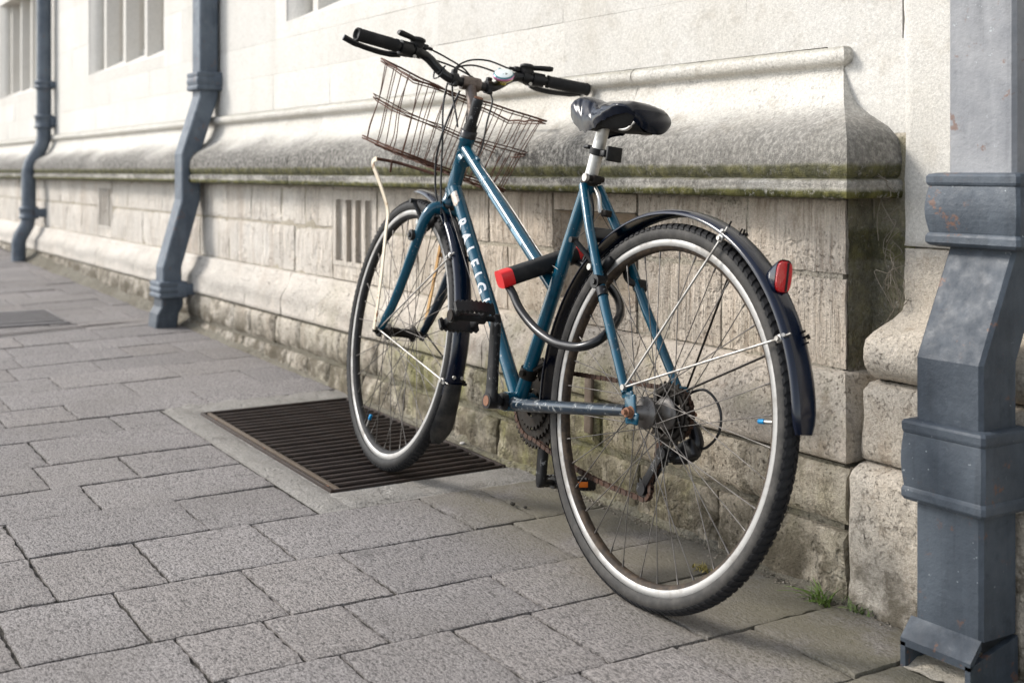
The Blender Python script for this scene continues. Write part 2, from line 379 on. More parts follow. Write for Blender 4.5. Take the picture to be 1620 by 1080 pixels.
M['pipe_pale'] = pipe_mat('washed_out_pale_pipe_paint', (.165, .172, .185), (.245, .248, .255))  # whitish wash-out over the upper pipe, put into its colour
def glass_mat():
    t = NT('old_window_glass'); p = t.pos(); n = t.noise(p, 3, 2)
    return t.fin(t.mix(n, (.26, .21, .15), (.40, .335, .255)), .3, None, 0., Specular_IOR_Level=.2)
M['glass'] = glass_mat()
def leaf_mat(name, a, b):
    t = NT(name); p = t.pos(); n = t.noise(p, 60, 3); return t.fin(t.mix(n, a, b), .55, None)
M['grass'] = leaf_mat('grass_green', (.05, .11, .015), (.14, .20, .035))
M['weed'] = leaf_mat('weed_green', (.07, .12, .03), (.16, .20, .07))
M['dry'] = leaf_mat('dry_moss', (.16, .13, .03), (.26, .21, .05))
M['dead'] = leaf_mat('dry_stems', (.10, .085, .06), (.20, .17, .13))

# ------------------------------------------------------------------ ground
SLOPE = 0.02408
def gz(x): return -SLOPE*x
YU = 1.868                      # upper wall face
XC = -1.76                      # corner of the projecting wall (at zero projection)
ground = MB()
ground.grid(lambda u, v: (-60+120*u, -60+120*v, gz(-60+120*u)-.030), 12, 12, False)
G = tag(ground.build('ground', M['concrete']), 'ground under and beyond the pavement', None, None, 'structure')
pave = MB()
HX0, HX1, HY0, HY1 = -3.735, -2.748, 1.20, 1.69        # grate opening
def sheet(x0, x1, y0, y1, dz, mb, n=1):
    mb.grid(lambda u, v: (x0+(x1-x0)*u, y0+(y1-y0)*v, gz(x0+(x1-x0)*u)+dz), n, n, False)
for (a, b, c, d) in ((-16, HX0, -1, 1.9), (HX1, 3, -1, 1.9), (HX0, HX1, -1, HY0), (HX0, HX1, HY1, 1.9)): sheet(a, b, c, d, -.007, pave)
pavement = tag(pave.build('pavement', M['bed']), 'grey paving with dark joints along the foot of the wall', None, None, 'structure')

ROWX = [-.90, -1.15, -1.385, -1.62, -1.87, -2.07, -2.335, -2.605, -2.865, -3.10, -3.33, -3.62, -3.825, -4.055, -4.31, -4.55, -4.79, -5.02, -5.25, -5.52]
CUT = {0: [.2, .45, .7, .98, 1.25, 1.5], 1: [.1, .35, .6, .85, 1.12, 1.38], 2: [.1, .38, .62, .86, 1.13, 1.325, 1.495], 3: [.2, .45, .64, .83, 1.04, 1.197, 1.395], 4: [.15, .34, .62, .775, .925, 1.235],
       5: [.2, .38, .585, .83, 1.035, 1.45], 6: [.2, .49, .695, .95, 1.36, 1.52], 7: [.25, .49, .86, 1.11], 8: [.3, .70, 1.11],
       9: [.35, .635, .85, 1.11], 10: [.4, .68, 1.11], 11: [.42, .95, 1.11], 12: [.4, .66, .866, 1.28], 13: [.45, .715, 1.12, 1.55],
       14: [.5, .925, 1.335], 15: [.52, .825, 1.13, 1.55], 16: [.5, .885, 1.30, 1.51], 17: [.6, .9, 1.15, 1.45], 18: [.6, .98, 1.31]}
x = -5.74
while x > -15.5:
    ROWX.append(x); CUT[len(ROWX)-1] = sorted([.3+.32*k+RND.uniform(-.09, .09) for k in range(5)]); x -= RND.uniform(.23, .30)
def rskew(X): return max(0., -X-2.5)*.055
slab_group = []
def slab(x0a, x1a, y0, y1, seed, name='paving_slab'):
    """one flag: rough, slightly ragged edges, top at the pavement level"""
    r = random.Random(seed); mb = MB()
    j = .0026 if x1a > -3.9 else .0018; k0, k1 = rskew(x0a), rskew(x1a); dz = r.uniform(-.0018, .0018); tx, ty = r.uniform(-.004, .004), r.uniform(-.004, .004)
    nx, ny = max(8, int(abs(x1a-x0a)/.0085)), max(8, int((y1-y0)/.0085))
    if x1a < -4.2: nx, ny = max(4, nx//2), max(4, ny//2)
    cx, cy = (x0a+x1a)/2, (y0+y1)/2
    def P(u, v):
        y = y0+j+(y1-y0-2*j)*v
        xa, xb = x0a-k0*(y-.85), x1a-k1*(y-.85)       # xa > xb
        xx = xa-j+(xb-xa+2*j)*u
        e = min(u*nx, (1-u)*nx, v*ny, (1-v)*ny)
        px, py = xx, y
        if e < .5:
            q = .0032*fr(xx*1., y, seed*.37, 38, 3)+.0022*nz(xx, y, seed, 11)
            if u*nx < .5: px = xx-.001+q
            if (1-u)*nx < .5: px = xx+.001-q
            if v*ny < .5: py = y+.001+.0016*fr(xx, seed, y, 45, 2)+q
            if (1-v)*ny < .5: py = y-.001-.0016*fr(xx, seed, y, 45, 2)-q
        z = gz(px)+dz+(px-cx)*tx+(py-cy)*ty+.0008*nz(px, py, 3, 20)
        if e < .5: z -= .0014+.0012*nz(px, py, seed, 40)
        return (px, py, z)
    mb.grid(P, nx, ny, True)
    # skirt
    def ring():
        out = [(i/nx, 0) for i in range(nx)]+[(1, i/ny) for i in range(ny)]+[(1-i/nx, 1) for i in range(nx)]+[(0, 1-i/ny) for i in range(ny)]
        return out
    rg = ring(); top = [P(u, v) for u, v in rg]; n = len(top)
    vs = top+[(p[0], p[1], gz(p[0])-.02) for p in top]
    mb.add(vs, [(i, (i+1) % n, n+(i+1) % n, n+i) for i in range(n)], False)
    return mb.build(name, M['flag'], pavement)
sid = 0
for i in range(len(ROWX)-1):
    xa, xb = ROWX[i], ROWX[i+1]

    ys = [-.05 if i > 3 else -.15]+CUT.get(i, [])+[1.715]
    if i >= 19: ys = [.1]+CUT.get(i, [.5, .92, 1.3])+[1.70]
    for a, b in zip(ys[:-1], ys[1:]):
        if b-a < .05: continue
        sid += 1
        if b < .25 and i > 5: continue
        if 8 <= i <= 10 and a > 1.10: continue
        if i == 7 and a > 1.10: continue
        if i == 11 and a > 1.05: continue
        slab(xa, xb, a, b, sid)
# concrete surround of the grate: uneven hand-laid strips
def strip(x0, x1, y0, y1, name, mat, dz=.001, amp=.003, rag=.012, seed=1, parent=None, res=.014):
    mb = MB(); nx, ny = max(3, int((x1-x0)/res)), max(3, int((y1-y0)/res))
    def P(u, v):
        X, Y = x0+(x1-x0)*u, y0+(y1-y0)*v; e = min(u*nx, (1-u)*nx, v*ny, (1-v)*ny)
        z = gz(X)+dz+amp*fr(X, Y, seed, 16, 4)
        if e < .5: z = gz(X)-.0045
        q = rag*fr(X, Y, seed+5, 14, 3)
        du = (min(u, 1-u)*nx < 1.6); dv = (min(v, 1-v)*ny < 1.6)
        return (X+(q if du else 0), Y+(q if dv else 0), z)
    mb.grid(P, nx, ny, True); return mb.build(name, mat, parent)
for q_ in ((-3.90, HX0, 1.112, 1.74), (HX1, -2.607, 1.112, 1.74), (HX0, HX1, 1.112, HY0), (HX0, HX1, HY1, 1.74)):
    cs = MB(); sheet(*q_, -.0035, cs); cs.build('mortar_bed', M['concrete'], pavement)
strip(-3.86, -2.62, 1.116, 1.199, 'mortar_edging', M['concrete'], .0005, .0022, .006, 3, pavement)
strip(-2.747, -2.612, 1.185, 1.705, 'mortar_edging', M['concrete'], .0002, .0026, .008, 8, pavement)
strip(-3.90, -3.738, 1.17, 1.70, 'mortar_edging', M['concrete'], .0002, .0026, .008, 11, pavement)
strip(-3.75, -2.73, 1.692, 1.735, 'mortar_edging', M['haunch'], .002, .004, .004, 14, pavement)

# mortar haunch along the foot of the wall
def haunch():
    mb = MB()
    def P(u, v):
        X = -9.5+7.9*u; w = .020+.012*fr(X, 1, 0, 3, 3)+max(0, (-X-3.8))*.006
        Y = 1.745-w*1.6*v; hgt = (.018+.014*fr(X, 3, 1, 5, 3)+max(0, (-X-4.0))*.010)
        z = gz(X)+hgt*(1-v)**1.3+.006*fr(X, Y, 0, 24, 3)*(1 if v < .95 else 0)-(.006 if v > .95 else 0)
        return (X, Y+.008*fr(X, v, 2, 18, 3), z)
    mb.grid(P, 520, 6, True); return mb.build('mortar_fillet', M['haunch'], pavement)
haunch()

# ------------------------------------------------------------------ the wall
wall = empty('building_wall', (0, YU, 0))
tag(wall, 'pale limestone building wall with ledge, windows and tooled blocks behind the bicycle', 'wall')
OFF = Vector((0, -YU, 0))
def wbuild(mb, name, mat):
    mb.v = [(v[0], v[1]-YU, v[2]) for v in mb.v]; return mb.build(name, mat, wall)
core = MB()
WA = (-8.01, -6.40); WB = (-4.715, -2.95); W0 = (-11.1, -9.62); SILL = 1.438; TOP = 3.3
def corebox(x0, x1, z0, z1, y0=YU+.012, y1=YU+.45): core.box(((x0+x1)/2, (y0+y1)/2, (z0+z1)/2), (x1-x0, y1-y0, z1-z0))
corebox(-16, -2.69, -.1, SILL-.02); corebox(-2.345, 3, -.1, SILL-.02); corebox(-2.69, -2.345, -.1, .49); corebox(-2.69, -2.345, .735, SILL-.02); corebox(-2.69, -2.345, .49, .735, YU+.10)
ed = [-16, W0[0], W0[1], WA[0], WA[1], WB[0], WB[1], 3]
for k in range(0, 8, 2): corebox(ed[k], ed[k+1], SILL-.02, TOP)
for k in range(1, 7, 2): corebox(ed[k], ed[k+1], 2.2, TOP)
for a_, b_ in ((-16, -7.49), (-7.18, -4.107), (-3.745, -2.695), (-2.34, XC+.06)): corebox(a_, b_, .28, .775, YU-.0645, YU+.012)   # mortar behind the tooled courses
core2 = MB(); core2.box(((-16+XC+.12)/2, YU-.056, .092), (16+XC+.12, .136, .384)); wbuild(core2, 'joint_mortar', M['haunch'])
wbuild(core, 'wall_core', M['mortar'])

def block(x0, x1, z0, z1, p, mat, name, seed, amp=.0015, bev=.004, jit=.0, nx=8, nz_=6, gap=.003, depth=.05, sc=9, zt=None, mitre=False):
    """one squared stone: front face with relief, rounded arrises, sides going back"""
    mb = MB(); r = random.Random(seed); y = YU-p; x0 += gap; x1 -= 0 if mitre else gap; z0 += gap*.8; z1 -= gap*.8
    po = r.uniform(-1, 1)*amp*.8
    def P(u, v):
        X, Z = x0+(x1-x0)*u, z0+(z1-z0)*v; a = min(u*nx, (1-u)*nx if not mitre else 99, v*nz_, (1-v)*nz_)
        d = amp*1.6*fr(X, seed*.71, Z, sc, 4)
        yy = y-po-d
        if a < .5:
            yy += bev*(.7+.8*abs(nz(X, seed, Z, 25)))
            jx = jit*fr(X, seed, Z, 22, 3)
            if u*nx < .5: X += abs(jx)
            if (1-u)*nx < .5 and not mitre: X -= abs(jx)
            if v*nz_ < .5: Z += abs(jit*fr(Z, seed+2, X, 22, 3))
            if (1-v)*nz_ < .5: Z -= abs(jit*fr(Z, seed+4, X, 22, 3))
        return (X, yy, Z)
    mb.grid(P, nx, nz_, True)
    ring = [(i/nx, 0) for i in range(nx)]+[(1, i/nz_) for i in range(nz_)]+[(1-i/nx, 1) for i in range(nx)]+[(0, 1-i/nz_) for i in range(nz_)]
    top = [P(u, v) for u, v in ring]; n = len(top); yb = y+depth
    mb.add(top+[(q[0], yb, q[2]) for q in top], [(i, (i+1) % n, n+(i+1) % n, n+i) for i in range(n)], False)
    return wbuild(mb, name, mat)

# upper ashlar courses
zc = [1.077, 1.222, 1.360, 1.62, 1.90, 2.20]
for ci in range(len(zc)-1):
    z0, z1 = zc[ci], zc[ci+1]; xs = []; x = -13.5+.3*(ci % 2)
    rr = random.Random(40+ci)
    while x < -1.75: xs.append(x); x += rr.uniform(.52, .92)
    xs.append(-1.6118)
    segs = []
    for a, b in zip(xs[:-1], xs[1:]):
        parts = [(a, b)]
        if z1 > SILL:
            for (w0, w1) in (W0, WA, WB):
                nxt = []
                for (p, q) in parts:
                    if q <= w0 or p >= w1: nxt.append((p, q)); continue
                    if p < w0: nxt.append((p, w0))
                    if q > w1: nxt.append((w1, q))
                parts = nxt
        segs += [(p, q) for p, q in parts if q-p > .03]
    for a, b in segs:
        if z0 > 1.5 and a > -2.952: continue
        if z0 > 1.3 and a > -1.9: pass
        block(a, b, z0, z1, 0, M['upper'], 'ashlar_block', int(a*1000)+ci*7, .0008, .0006, 0, 6, 5, .0004, .02, 6)
for k_, (w0_, w1_) in enumerate((W0, WA, WB)): block(w0_, w1_, 1.360, SILL-.012, 0, M['upper'], 'sill_block', 5000+k_, .0008, .0006, 0, 6, 5, .0004, .02, 6)
# plain part above the last course that is seen
up = MB(); up.box((-2.278, YU+.006, 2.46), (1.331, .012, 1.68)); up.box((-9.475, YU+.006, 2.75), (13.05, .012, 1.10))
wbuild(up, 'upper_facing', M['upper'])
# patch of wall below the windows right of the corner (between corner and buttress)
for z0_, z1_, mt_ in ((-.02, .90, 'return'), (.90, 1.0775, 'upper')):
    bk = MB(); bk.grid(lambda u, v: (-1.80+.22*u, YU-.001-(.004 if z0_ < 0 else .001)*fr(u, (z0_+(z1_-z0_)*v)*3, 0, 4, 3), z0_+(z1_-z0_)*v), 10, 36, True); wbuild(bk, 'recessed_facing', M[mt_])

# moulding: roll, cove, nose
PROF = []
for k in range(9):
    a = pi/2-pi*k/8; PROF.append((1.0565+.0185*sin(a), .010+.0185*cos(a)))
PROF += [(1.032, .0045), (1.010, .012), (.983, .023), (.958, .040), (.940, .066), (.926, .091), (.912, .116), (.893, .137), (.872, .146), (.848, .149), (.830, .147), (.819, .143), (.8145, .136), (.811, .147), (.804, .150), (.797, .147), (.787, .149), (.778, .147), (.7765, .140), (.7765, .068)]
def profile_stone(prof, x0, x1, mat, name, seed, amp=.0015, mitre=False, step=.03, sc=12, gap=.0012, x_of=None, backp=0.0, wob=1.0):
    mb = MB(); nx = max(4, int((x1-x0)/step)); m = len(prof)
    vs = []
    for i in range(nx+1):
        u = i/nx
        for (z, p) in prof:
            xe = (XC+p) if mitre else x1-gap
            X = x0+gap+(xe-x0-gap)*u
            d = amp*fr(X, z*1.3, seed, sc, 4)+wob*.0012*nz(X, z, seed, 2.5)
            e = .002 if (i == 0) or (i == nx and not mitre) else 0
            vs.append((X, YU-p-d+e, z+.3*d))
    fs = [(i*m+k, i*m+k+1, (i+1)*m+k+1, (i+1)*m+k) for i in range(nx) for k in range(m-1)]
    mb.add(vs, fs, True)
    for i, rev in ((0, 0), (nx, 1)):
        if mitre and i == nx:   # return face running back to the wall
            rr = []; nb = 9
            for s in range(nb+1):
                for k, (z, p) in enumerate(prof):
                    q = vs[nx*m+k]; t = s/nb
                    rr.append((q[0]+.0012*fr(t*p, z, seed, 20, 3)*(1 if s else 0), q[1]+(YU+.01-backp-q[1])*t, q[2]))
            mb.add(rr, [(s*m+k, s*m+k+1, (s+1)*m+k+1, (s+1)*m+k) for s in range(nb) for k in range(m-1)], True, 1)
        else:
            vv = [vs[i*m+k] for k in range(m)]; mb.add(vv+[(vv[0][0], YU+.01, q[2]) for q in vv], [(k, k+1, m+k+1, m+k) for k in range(m-1)], False)
    return wbuild(mb, name, [mat, mat])
PIPEGAP = (-5.74, -5.50)
mx = [-13.5, -11.6, -9.75, -8.1, -6.9, -5.74]
for a, b in zip(mx[:-1], mx[1:]): profile_stone(PROF, a, b, M['moulding'], 'moulding_stone', int(a*10), .0018, step=.08)
mx = [-5.50, -4.34, -2.42]
for a, b in zip(mx[:-1], mx[1:]): profile_stone(PROF, a, b, M['moulding'], 'moulding_stone', int(a*10), .0022, step=.022)
profile_stone(PROF, -2.42, XC, M['moulding'], 'moulding_stone', 5, .0022, True, step=.018)
profile_stone(PROF, -5.74, -5.50, M['moulding'], 'moulding_stone', 61, .0018, step=.05)

# tooled courses
T1 = [-13.2, -12.8, -12.4, -12.1, -11.7, -11.3, -11.0, -10.6, -10.25, -9.9, -9.5, -9.2, -8.85, -8.5, -8.2, -7.86, -7.49, -7.18, -6.85, -6.5, -6.2, -5.85, -5.5, -5.23, -4.93, -4.60, -4.36, -4.235, -4.107, -3.745, -3.52, -3.33, -3.02, -2.695, -2.34, -2.13, -1.965, XC+.07]
T2 = [-13.3, -12.9, -12.5, -12.2, -11.8, -11.5, -11.1, -10.7, -10.4, -10.0, -9.6, -9.3, -8.95, -8.6, -8.3, -7.9, -7.49, -7.18, -6.9, -6.55, -6.25, -5.95, -5.6, -5.34, -5.21, -5.095, -4.80, -4.58, -4.46, -4.25, -4.107, -3.745, -3.45, -3.2, -2.92, -2.695, -2.34, -2.22, -2.045, -1.86, XC+.07]
VENTS = [(-7.49, -7.18), (-4.107, -3.745), (-2.695, -2.34)]
def isvent(a, b): return any(abs(a-v[0]) < .02 and abs(b-v[1]) < .02 for v in VENTS)
for (TT, z0, z1, sd_) in ((T1, .628, .774, 100), (T2, .447, .622, 300)):
    for a, b in zip(TT[:-1], TT[1:]):
        if isvent(a, b): continue
        n = max(5, int((b-a)/.02)) if a > -5.6 else 5
        block(a, b, z0, z1, .07, M['tooled'], 'tooled_block', sd_+int(a*100), .0024, .004, .0035, n, max(5, int(n*.6)), .0022, .075, 12, mitre=(b > -1.8))
# return of the tooled courses at the corner
rt = MB(); rt.grid(lambda u, v: (XC+.0755+.0035*fr(u, v*3, 2, 3, 4), YU-.066+.075*u, .44+.335*v), 12, 50, True); wbuild(rt, 'corner_return', M['return'])
# ledges of mortar over T1/T2 joint handled by core
def vent(x0, x1, n, label=None):
    mb = MB(); z0, z1 = .497, .762; y = YU-.070
    zt, zb = z1-.034, z0+.016; w = (x1-x0-.056)/n
    f = y+.002; d = .009
    def bx(a, b, c, e, yy=f, dd=.07): mb.box(((a+b)/2, yy+dd/2, (c+e)/2), (b-a, dd, e-c))
    bx(x0+.003, x1-.003, zt, z1); bx(x0+.003, x1-.003, z0, zb); bx(x0+.003, x0+.03, zb, zt); bx(x1-.03, x1-.003, zb, zt)
    for k in range(1, n): c = x0+.028+w*k; bx(c-.014, c+.014, zb, zt)
    o = wbuild(mb, 'vent_block', M['tooled'])
    b = MB(); b.box(((x0+x1)/2, y+d+.03, (zt+zb)/2), (x1-x0-.02, .04, zt-zb-.004)); b.v = [(q[0], q[1]-YU, q[2]) for q in b.v]
    b.build('vent_back', M['tooled'], o)
    fill = MB(); fill.box(((x0+x1)/2, y+.04, (.447+z0)/2), (x1-x0-.008, .07, z0-.447-.003)); fill.box(((x0+x1)/2, y+.04, (z1+.774)/2), (x1-x0-.008, .07, .774-z1-.002)); wbuild(fill, 'tooled_block', M['tooled'])
vent(-4.107, -3.745, 4); vent(-7.49, -7.18, 4)
def funnel(x0, x1):
    """vent opening with splayed sides"""
    z0, z1 = .497, .727; y = YU-.070; mb = MB(); m = .045; d = .125
    A = [(x0+.004, y, z0), (x1-.004, y, z0), (x1-.004, y, z1), (x0+.004, y, z1)]
    B = [(x0+.075, y+d, z0+.03), (x1-.06, y+d, z0+.03), (x1-.06, y+d, z1-.03), (x0+.075, y+d, z1-.03)]
    mb.add(A+B, [(i, (i+1) % 4, 4+(i+1) % 4, 4+i) for i in range(4)], False); mb.add(B, [(0, 1, 2, 3)], False)
    wbuild(mb, 'vent_recess', M['tooled'])
    fill = MB(); fill.box(((x0+x1)/2, y+.037, (.447+z0)/2), (x1-x0-.008, .07, z0-.447-.002)); fill.box(((x0+x1)/2, y+.037, (z1+.774)/2), (x1-x0-.008, .07, .774-z1-.003)); wbuild(fill, 'tooled_block', M['tooled'])
# open the body behind the splayed vent by building its surround proud of it
funnel(-2.695, -2.34)

# plinth course
PL = [(.4455, .066), (.444, .088), (.436, .094), (.428, .095), (.420, .098), (.405, .103), (.388, .112), (.372, .124), (.358, .131), (.345, .133), (.325, .134), (.305, .135), (.292, .134), (.288, .130), (.2865, .10)]
px = [-13.4, -12.5, -11.6, -10.7, -9.8, -9.0, -8.2, -7.3, -6.5, -5.8, -5.45, -4.83, -4.44, -3.62, -2.95, -2.3]
for a, b in zip(px[:-1], px[1:]): profile_stone(PL, a, b, M['plinth'], 'plinth_stone', int(a*10)+3, .0035, step=.03 if a > -5.6 else .1, sc=14, gap=.0016)
profile_stone(PL, -2.3, XC, M['plinth'], 'plinth_stone', 77, .004, True, step=.018, sc=14, gap=.0016)
# rough base courses
def base_course(zs, z0, z1, p, amp, seed, jit):
    for a, b in zip(zs[:-1], zs[1:]):
        near = a > -5.6; n = max(6, int((b-a)/.013)) if near else 6
        lo = z0
        if z0 < 0: lo = gz((a+b)/2)-.03
        if z1-lo < .02: continue
        block(a, b, lo, z1, p, M['base'], 'base_stone', seed+int(a*100), amp, .011, jit, n, max(5, int((z1-lo)/.014)) if near else 5, .0036, .09, 13, mitre=(b > -1.75))
B1 = [-13.3, -12.8, -12.4, -11.9, -11.5, -11.1, -10.6, -10.2, -9.8, -9.35, -8.95, -8.5, -8.1, -7.7, -7.25, -6.8, -6.4, -6.0, -5.6, -5.26, -4.97, -4.76, -4.50, -4.26, -3.90, -3.62, -3.3, -3.0, -2.72, -2.4, -2.1, XC+.135]
B2 = [-13.2, -12.7, -12.2, -11.8, -11.3, -10.9, -10.4, -10.0, -9.6, -9.2, -8.7, -8.3, -7.9, -7.4, -7.0, -6.6, -6.15, -5.8, -5.42, -5.1, -4.85, -4.62, -4.38, -4.17, -3.98, -3.7, -3.42, -3.1, -2.86, -2.55, -2.25, -1.98, XC+.14]
base_course(B1, .173, .282, .136, .0036, 900, .003)
base_course(B2, -1, .167, .141, .0055, 1300, .004)
# return faces of plinth and base at the corner
rb = MB(); rb.grid(lambda u, v: (XC+.1415+.004*fr(u, v*3, 5, 4, 4), YU-.132+.14*u, .0+.284*v), 10, 30, True); wbuild(rb, 'corner_return', M['return'])

# windows: splayed jambs, sill, mullions, leaded panes behind
def window(x0, x1, nlights, zt=2.199):
    root = MB(); y0, y1 = YU+.004, YU+.17; sp = .13
    # far jamb (hollow-chamfered) and near jamb
    def jamb(xa, sgn):
        def P(u, v):
            c = u; X = xa+sgn*(sp*c+.028*sin(c*pi*2.0)); return (X, y0+(y1-y0)*c, SILL-.02+(zt-SILL+.02)*v)
        root.grid(P, 16, 2, True)
    jamb(x0, 1); jamb(x1, -1)
    root.grid(lambda u, v: (x0+(x1-x0)*u, y0-.004+(y1-y0)*v, SILL-.018+.09*v), 4, 3, False)     # sloping sill
    root.grid(lambda u, v: (x0+(x1-x0)*u, y0+(y1-y0)*v, zt), 2, 2, False)
    fr_ = wbuild(root, 'window', M['upper'])
    w = (x1-x0-2*sp)/nlights
    for k in range(nlights+1):
        c = x0+sp+w*k
        mu = MB(); q = .055
        pr = [(-q, y1+.05), (-q, y1-.03), (-q*.45, y1-.10), (q*.45, y1-.10), (q, y1-.03), (q, y1+.05)]
        mu.add([(c+a, b, SILL+.02) for a, b in pr]+[(c+a, b, zt) for a, b in pr], [(i, i+1, 7+i, 6+i) for i in range(5)], False)
        mu.v = [(v[0], v[1]-YU, v[2]) for v in mu.v]; mu.build('mullion', M['upper'], fr_)
        if k < nlights:
            g = MB(); g.box((c+w/2, y1+.04, (SILL+zt)/2+.03), (w-2*q+.01, .008, zt-SILL-.06)); g.v = [(v[0], v[1]-YU, v[2]) for v in g.v]; g.build('pane', M['glass'], fr_)
            s_ = MB(); s_.box((c+w/2, y1+.015, SILL+.085), (w-2*q, .05, .03)); s_.v = [(v[0], v[1]-YU, v[2]) for v in s_.v]; s_.build('sill', M['upper'], fr_)
window(*W0, 3); window(*WA, 3); window(*WB, 3)

# ------------------------------------------------------------------ buttress
XB = -1.612
but = empty('stone_buttress', (XB, YU, gz(XB)))
tag(but, 'pitted limestone buttress with a rounded weathering behind the large drainpipe', 'buttress')
def bbuild(mb, name, mat): mb.v = [(v[0]-XB, v[1]-YU, v[2]-gz(XB)) for v in mb.v]; return mb.build(name, mat, but)
def but_part(prof, name, mat, seed, amp=.003, x1=1.2):
    mb = MB(); xs = [XB+.0135*i for i in range(32)]+[XB+.45+.15*i for i in range(int((x1-XB-.45)/.15))]
    # densify profile
    P = []
    for (a, b) in zip(prof[:-1], prof[1:]):
        L = sqrt((a[0]-b[0])**2+(a[1]-b[1])**2); n = max(1, int(L/.016))
        P += [(a[0]+(b[0]-a[0])*k/n, a[1]+(b[1]-a[1])*k/n) for k in range(n)]
    P.append(prof[-1]); m = len(P); vs = []
    for i, X in enumerate(xs):
        for (z, p) in P:
            d = amp*fr(X, z, seed, 15, 4); vs.append((X+(.006*nz(z, seed, p, 20)+.003 if i == 0 else 0), YU-p-d+(.006 if i == 0 else 0), z))
    mb.add(vs, [(i*m+k, i*m+k+1, (i+1)*m+k+1, (i+1)*m+k) for i in range(len(xs)-1) for k in range(m-1)], True)
    vv = vs[:m]; mb.add(vv+[(q[0], YU+.03, q[2]) for q in vv], [(k, k+1, m+k+1, m+k) for k in range(m-1)], True)
    return bbuild(mb, name, mat)
but_part([(3.3, .004), (1.86, .004)], 'shaft_stone', M['upper'], 2, .001)
but_part([(1.857, -.006), (1.855, .004), (1.30, .004), (1.298, -.006)], 'shaft_stone', M['upper'], 3, .0012)
but_part([(1.296, -.006), (1.294, .004), (.688, .004), (.686, -.006)], 'shaft_stone', M['upper'], 3, .0015)
but_part([(.684, -.006), (.682, .004), (.615, .005), (.585, .006), (.566, .012), (.551, .036), (.541, .062), (.531, .086), (.518, .103), (.503, .112), (.486, .116), (.470, .112), (.457, .100), (.447, .086), (.4435, .07)], 'weathering_stone', M['buttress'], 4, .004)
but_part([(.4415, .07), (.438, .096), (.425, .112), (.36, .114), (.302, .115), (.2995, .10)], 'plinth_stone', M['buttress'], 6, .004)
but_part([(.297, .10), (.292, .125), (.282, .144), (.27, .148), (.15, .150), (.02, .152), (-.05, .152)], 'plinth_stone', M['buttress'], 9, .006)

# dry stems and moss caught in the corner between wall and buttress
def cobweb():
    mb = MB(); r = random.Random(5)
    for k in range(16):
        z = r.uniform(.60, .86); x0 = r.uniform(-1.64, -1.60); y0 = YU-.012-r.uniform(0, .10)*(1 if z > .77 else .3)
        pts = [(x0+r.uniform(-.02, .02), y0+r.uniform(-.012, .012), z-.022*i*r.uniform(.5, 1.4)) for i in range(5)]
        mb.tube(spline(pts, 4), .0008, 4, False)
    o = mb.build('dry_creeper', M['dead']); return tag(o, 'tangle of dry creeper stems clinging below the end of the mossy ledge', 'creeper')
cobweb()

# ------------------------------------------------------------------ drainpipes
def rect_pipe(name, X0, w, d, path, collars, label, mats, shoe=True, zbase=0.):
    """path: list of (z, y_front) top to bottom; X0 left face"""
    root = empty(name, (X0+w/2, path[-1][1], zbase)); tag(root, label, 'drainpipe', 'downpipes on the stone wall')
    O = Vector(root.location)
    def bld(mb, n, mat): mb.v = [tuple(Vector(v)-O) for v in mb.v]; return mb.build(n, mat, root)
    def run(pts, e=0., bev=.006):
        mb = MB(); rings = []
        for (z, y) in pts:
            x0, x1, ya, yb = X0-e, X0+w+e, y-e, y+d+e; b = bev
            rings.append([(x0+b, ya, z), (x1-b, ya, z), (x1, ya+b, z), (x1, yb-b, z), (x1-b, yb, z), (x0+b, yb, z), (x0, yb-b, z), (x0, ya+b, z)])
        for a, c in zip(rings[:-1], rings[1:]): mb.add(a+c, [(i, (i+1) % 8, 8+(i+1) % 8, 8+i) for i in range(8)], False)
        mb.add(rings[0], [tuple(range(8))], False); mb.add(rings[-1], [tuple(range(8))[::-1]], False)
        return mb
    return root, bld, run
def collar(run, bld, zt, zb, y, e, mat, y2=None):
    y2 = y if y2 is None else y2; L = zt-zb
    mb = MB(); pr = [(zt, e*.45), (zt-.002, e*.85), (zt-.006, e*.98), (zt-.016, e*.98), (zt-.020, e*.92), (zt-.022, e*.84)]
    za, zb_ = zt-.024, zb+.026
    for k in range(9): t = k/8; pr.append((za+(zb_-za)*t, e*(.84+.20*sin(pi*min(1, .04+t*.92)))))
    pr += [(zb+.024, e*.84), (zb+.022, e*.92), (zb+.018, e*1.0), (zb+.008, e*1.02), (zb+.003, e*.85), (zb, e*.45)]
    rings = []
    for (z, q) in pr: rings.append(run([(z, y), (z-.001, y)], q, .005).v[:8])
    for a, c in zip(rings[:-1], rings[1:]): mb.add(a+c, [(i, (i+1) % 8, 8+(i+1) % 8, 8+i) for i in range(8)], False)
    mb.add(rings[0], [tuple(range(8))], False); mb.add(rings[-1], [tuple(range(8))[::-1]], False)
    return bld(mb, 'collar', mat)

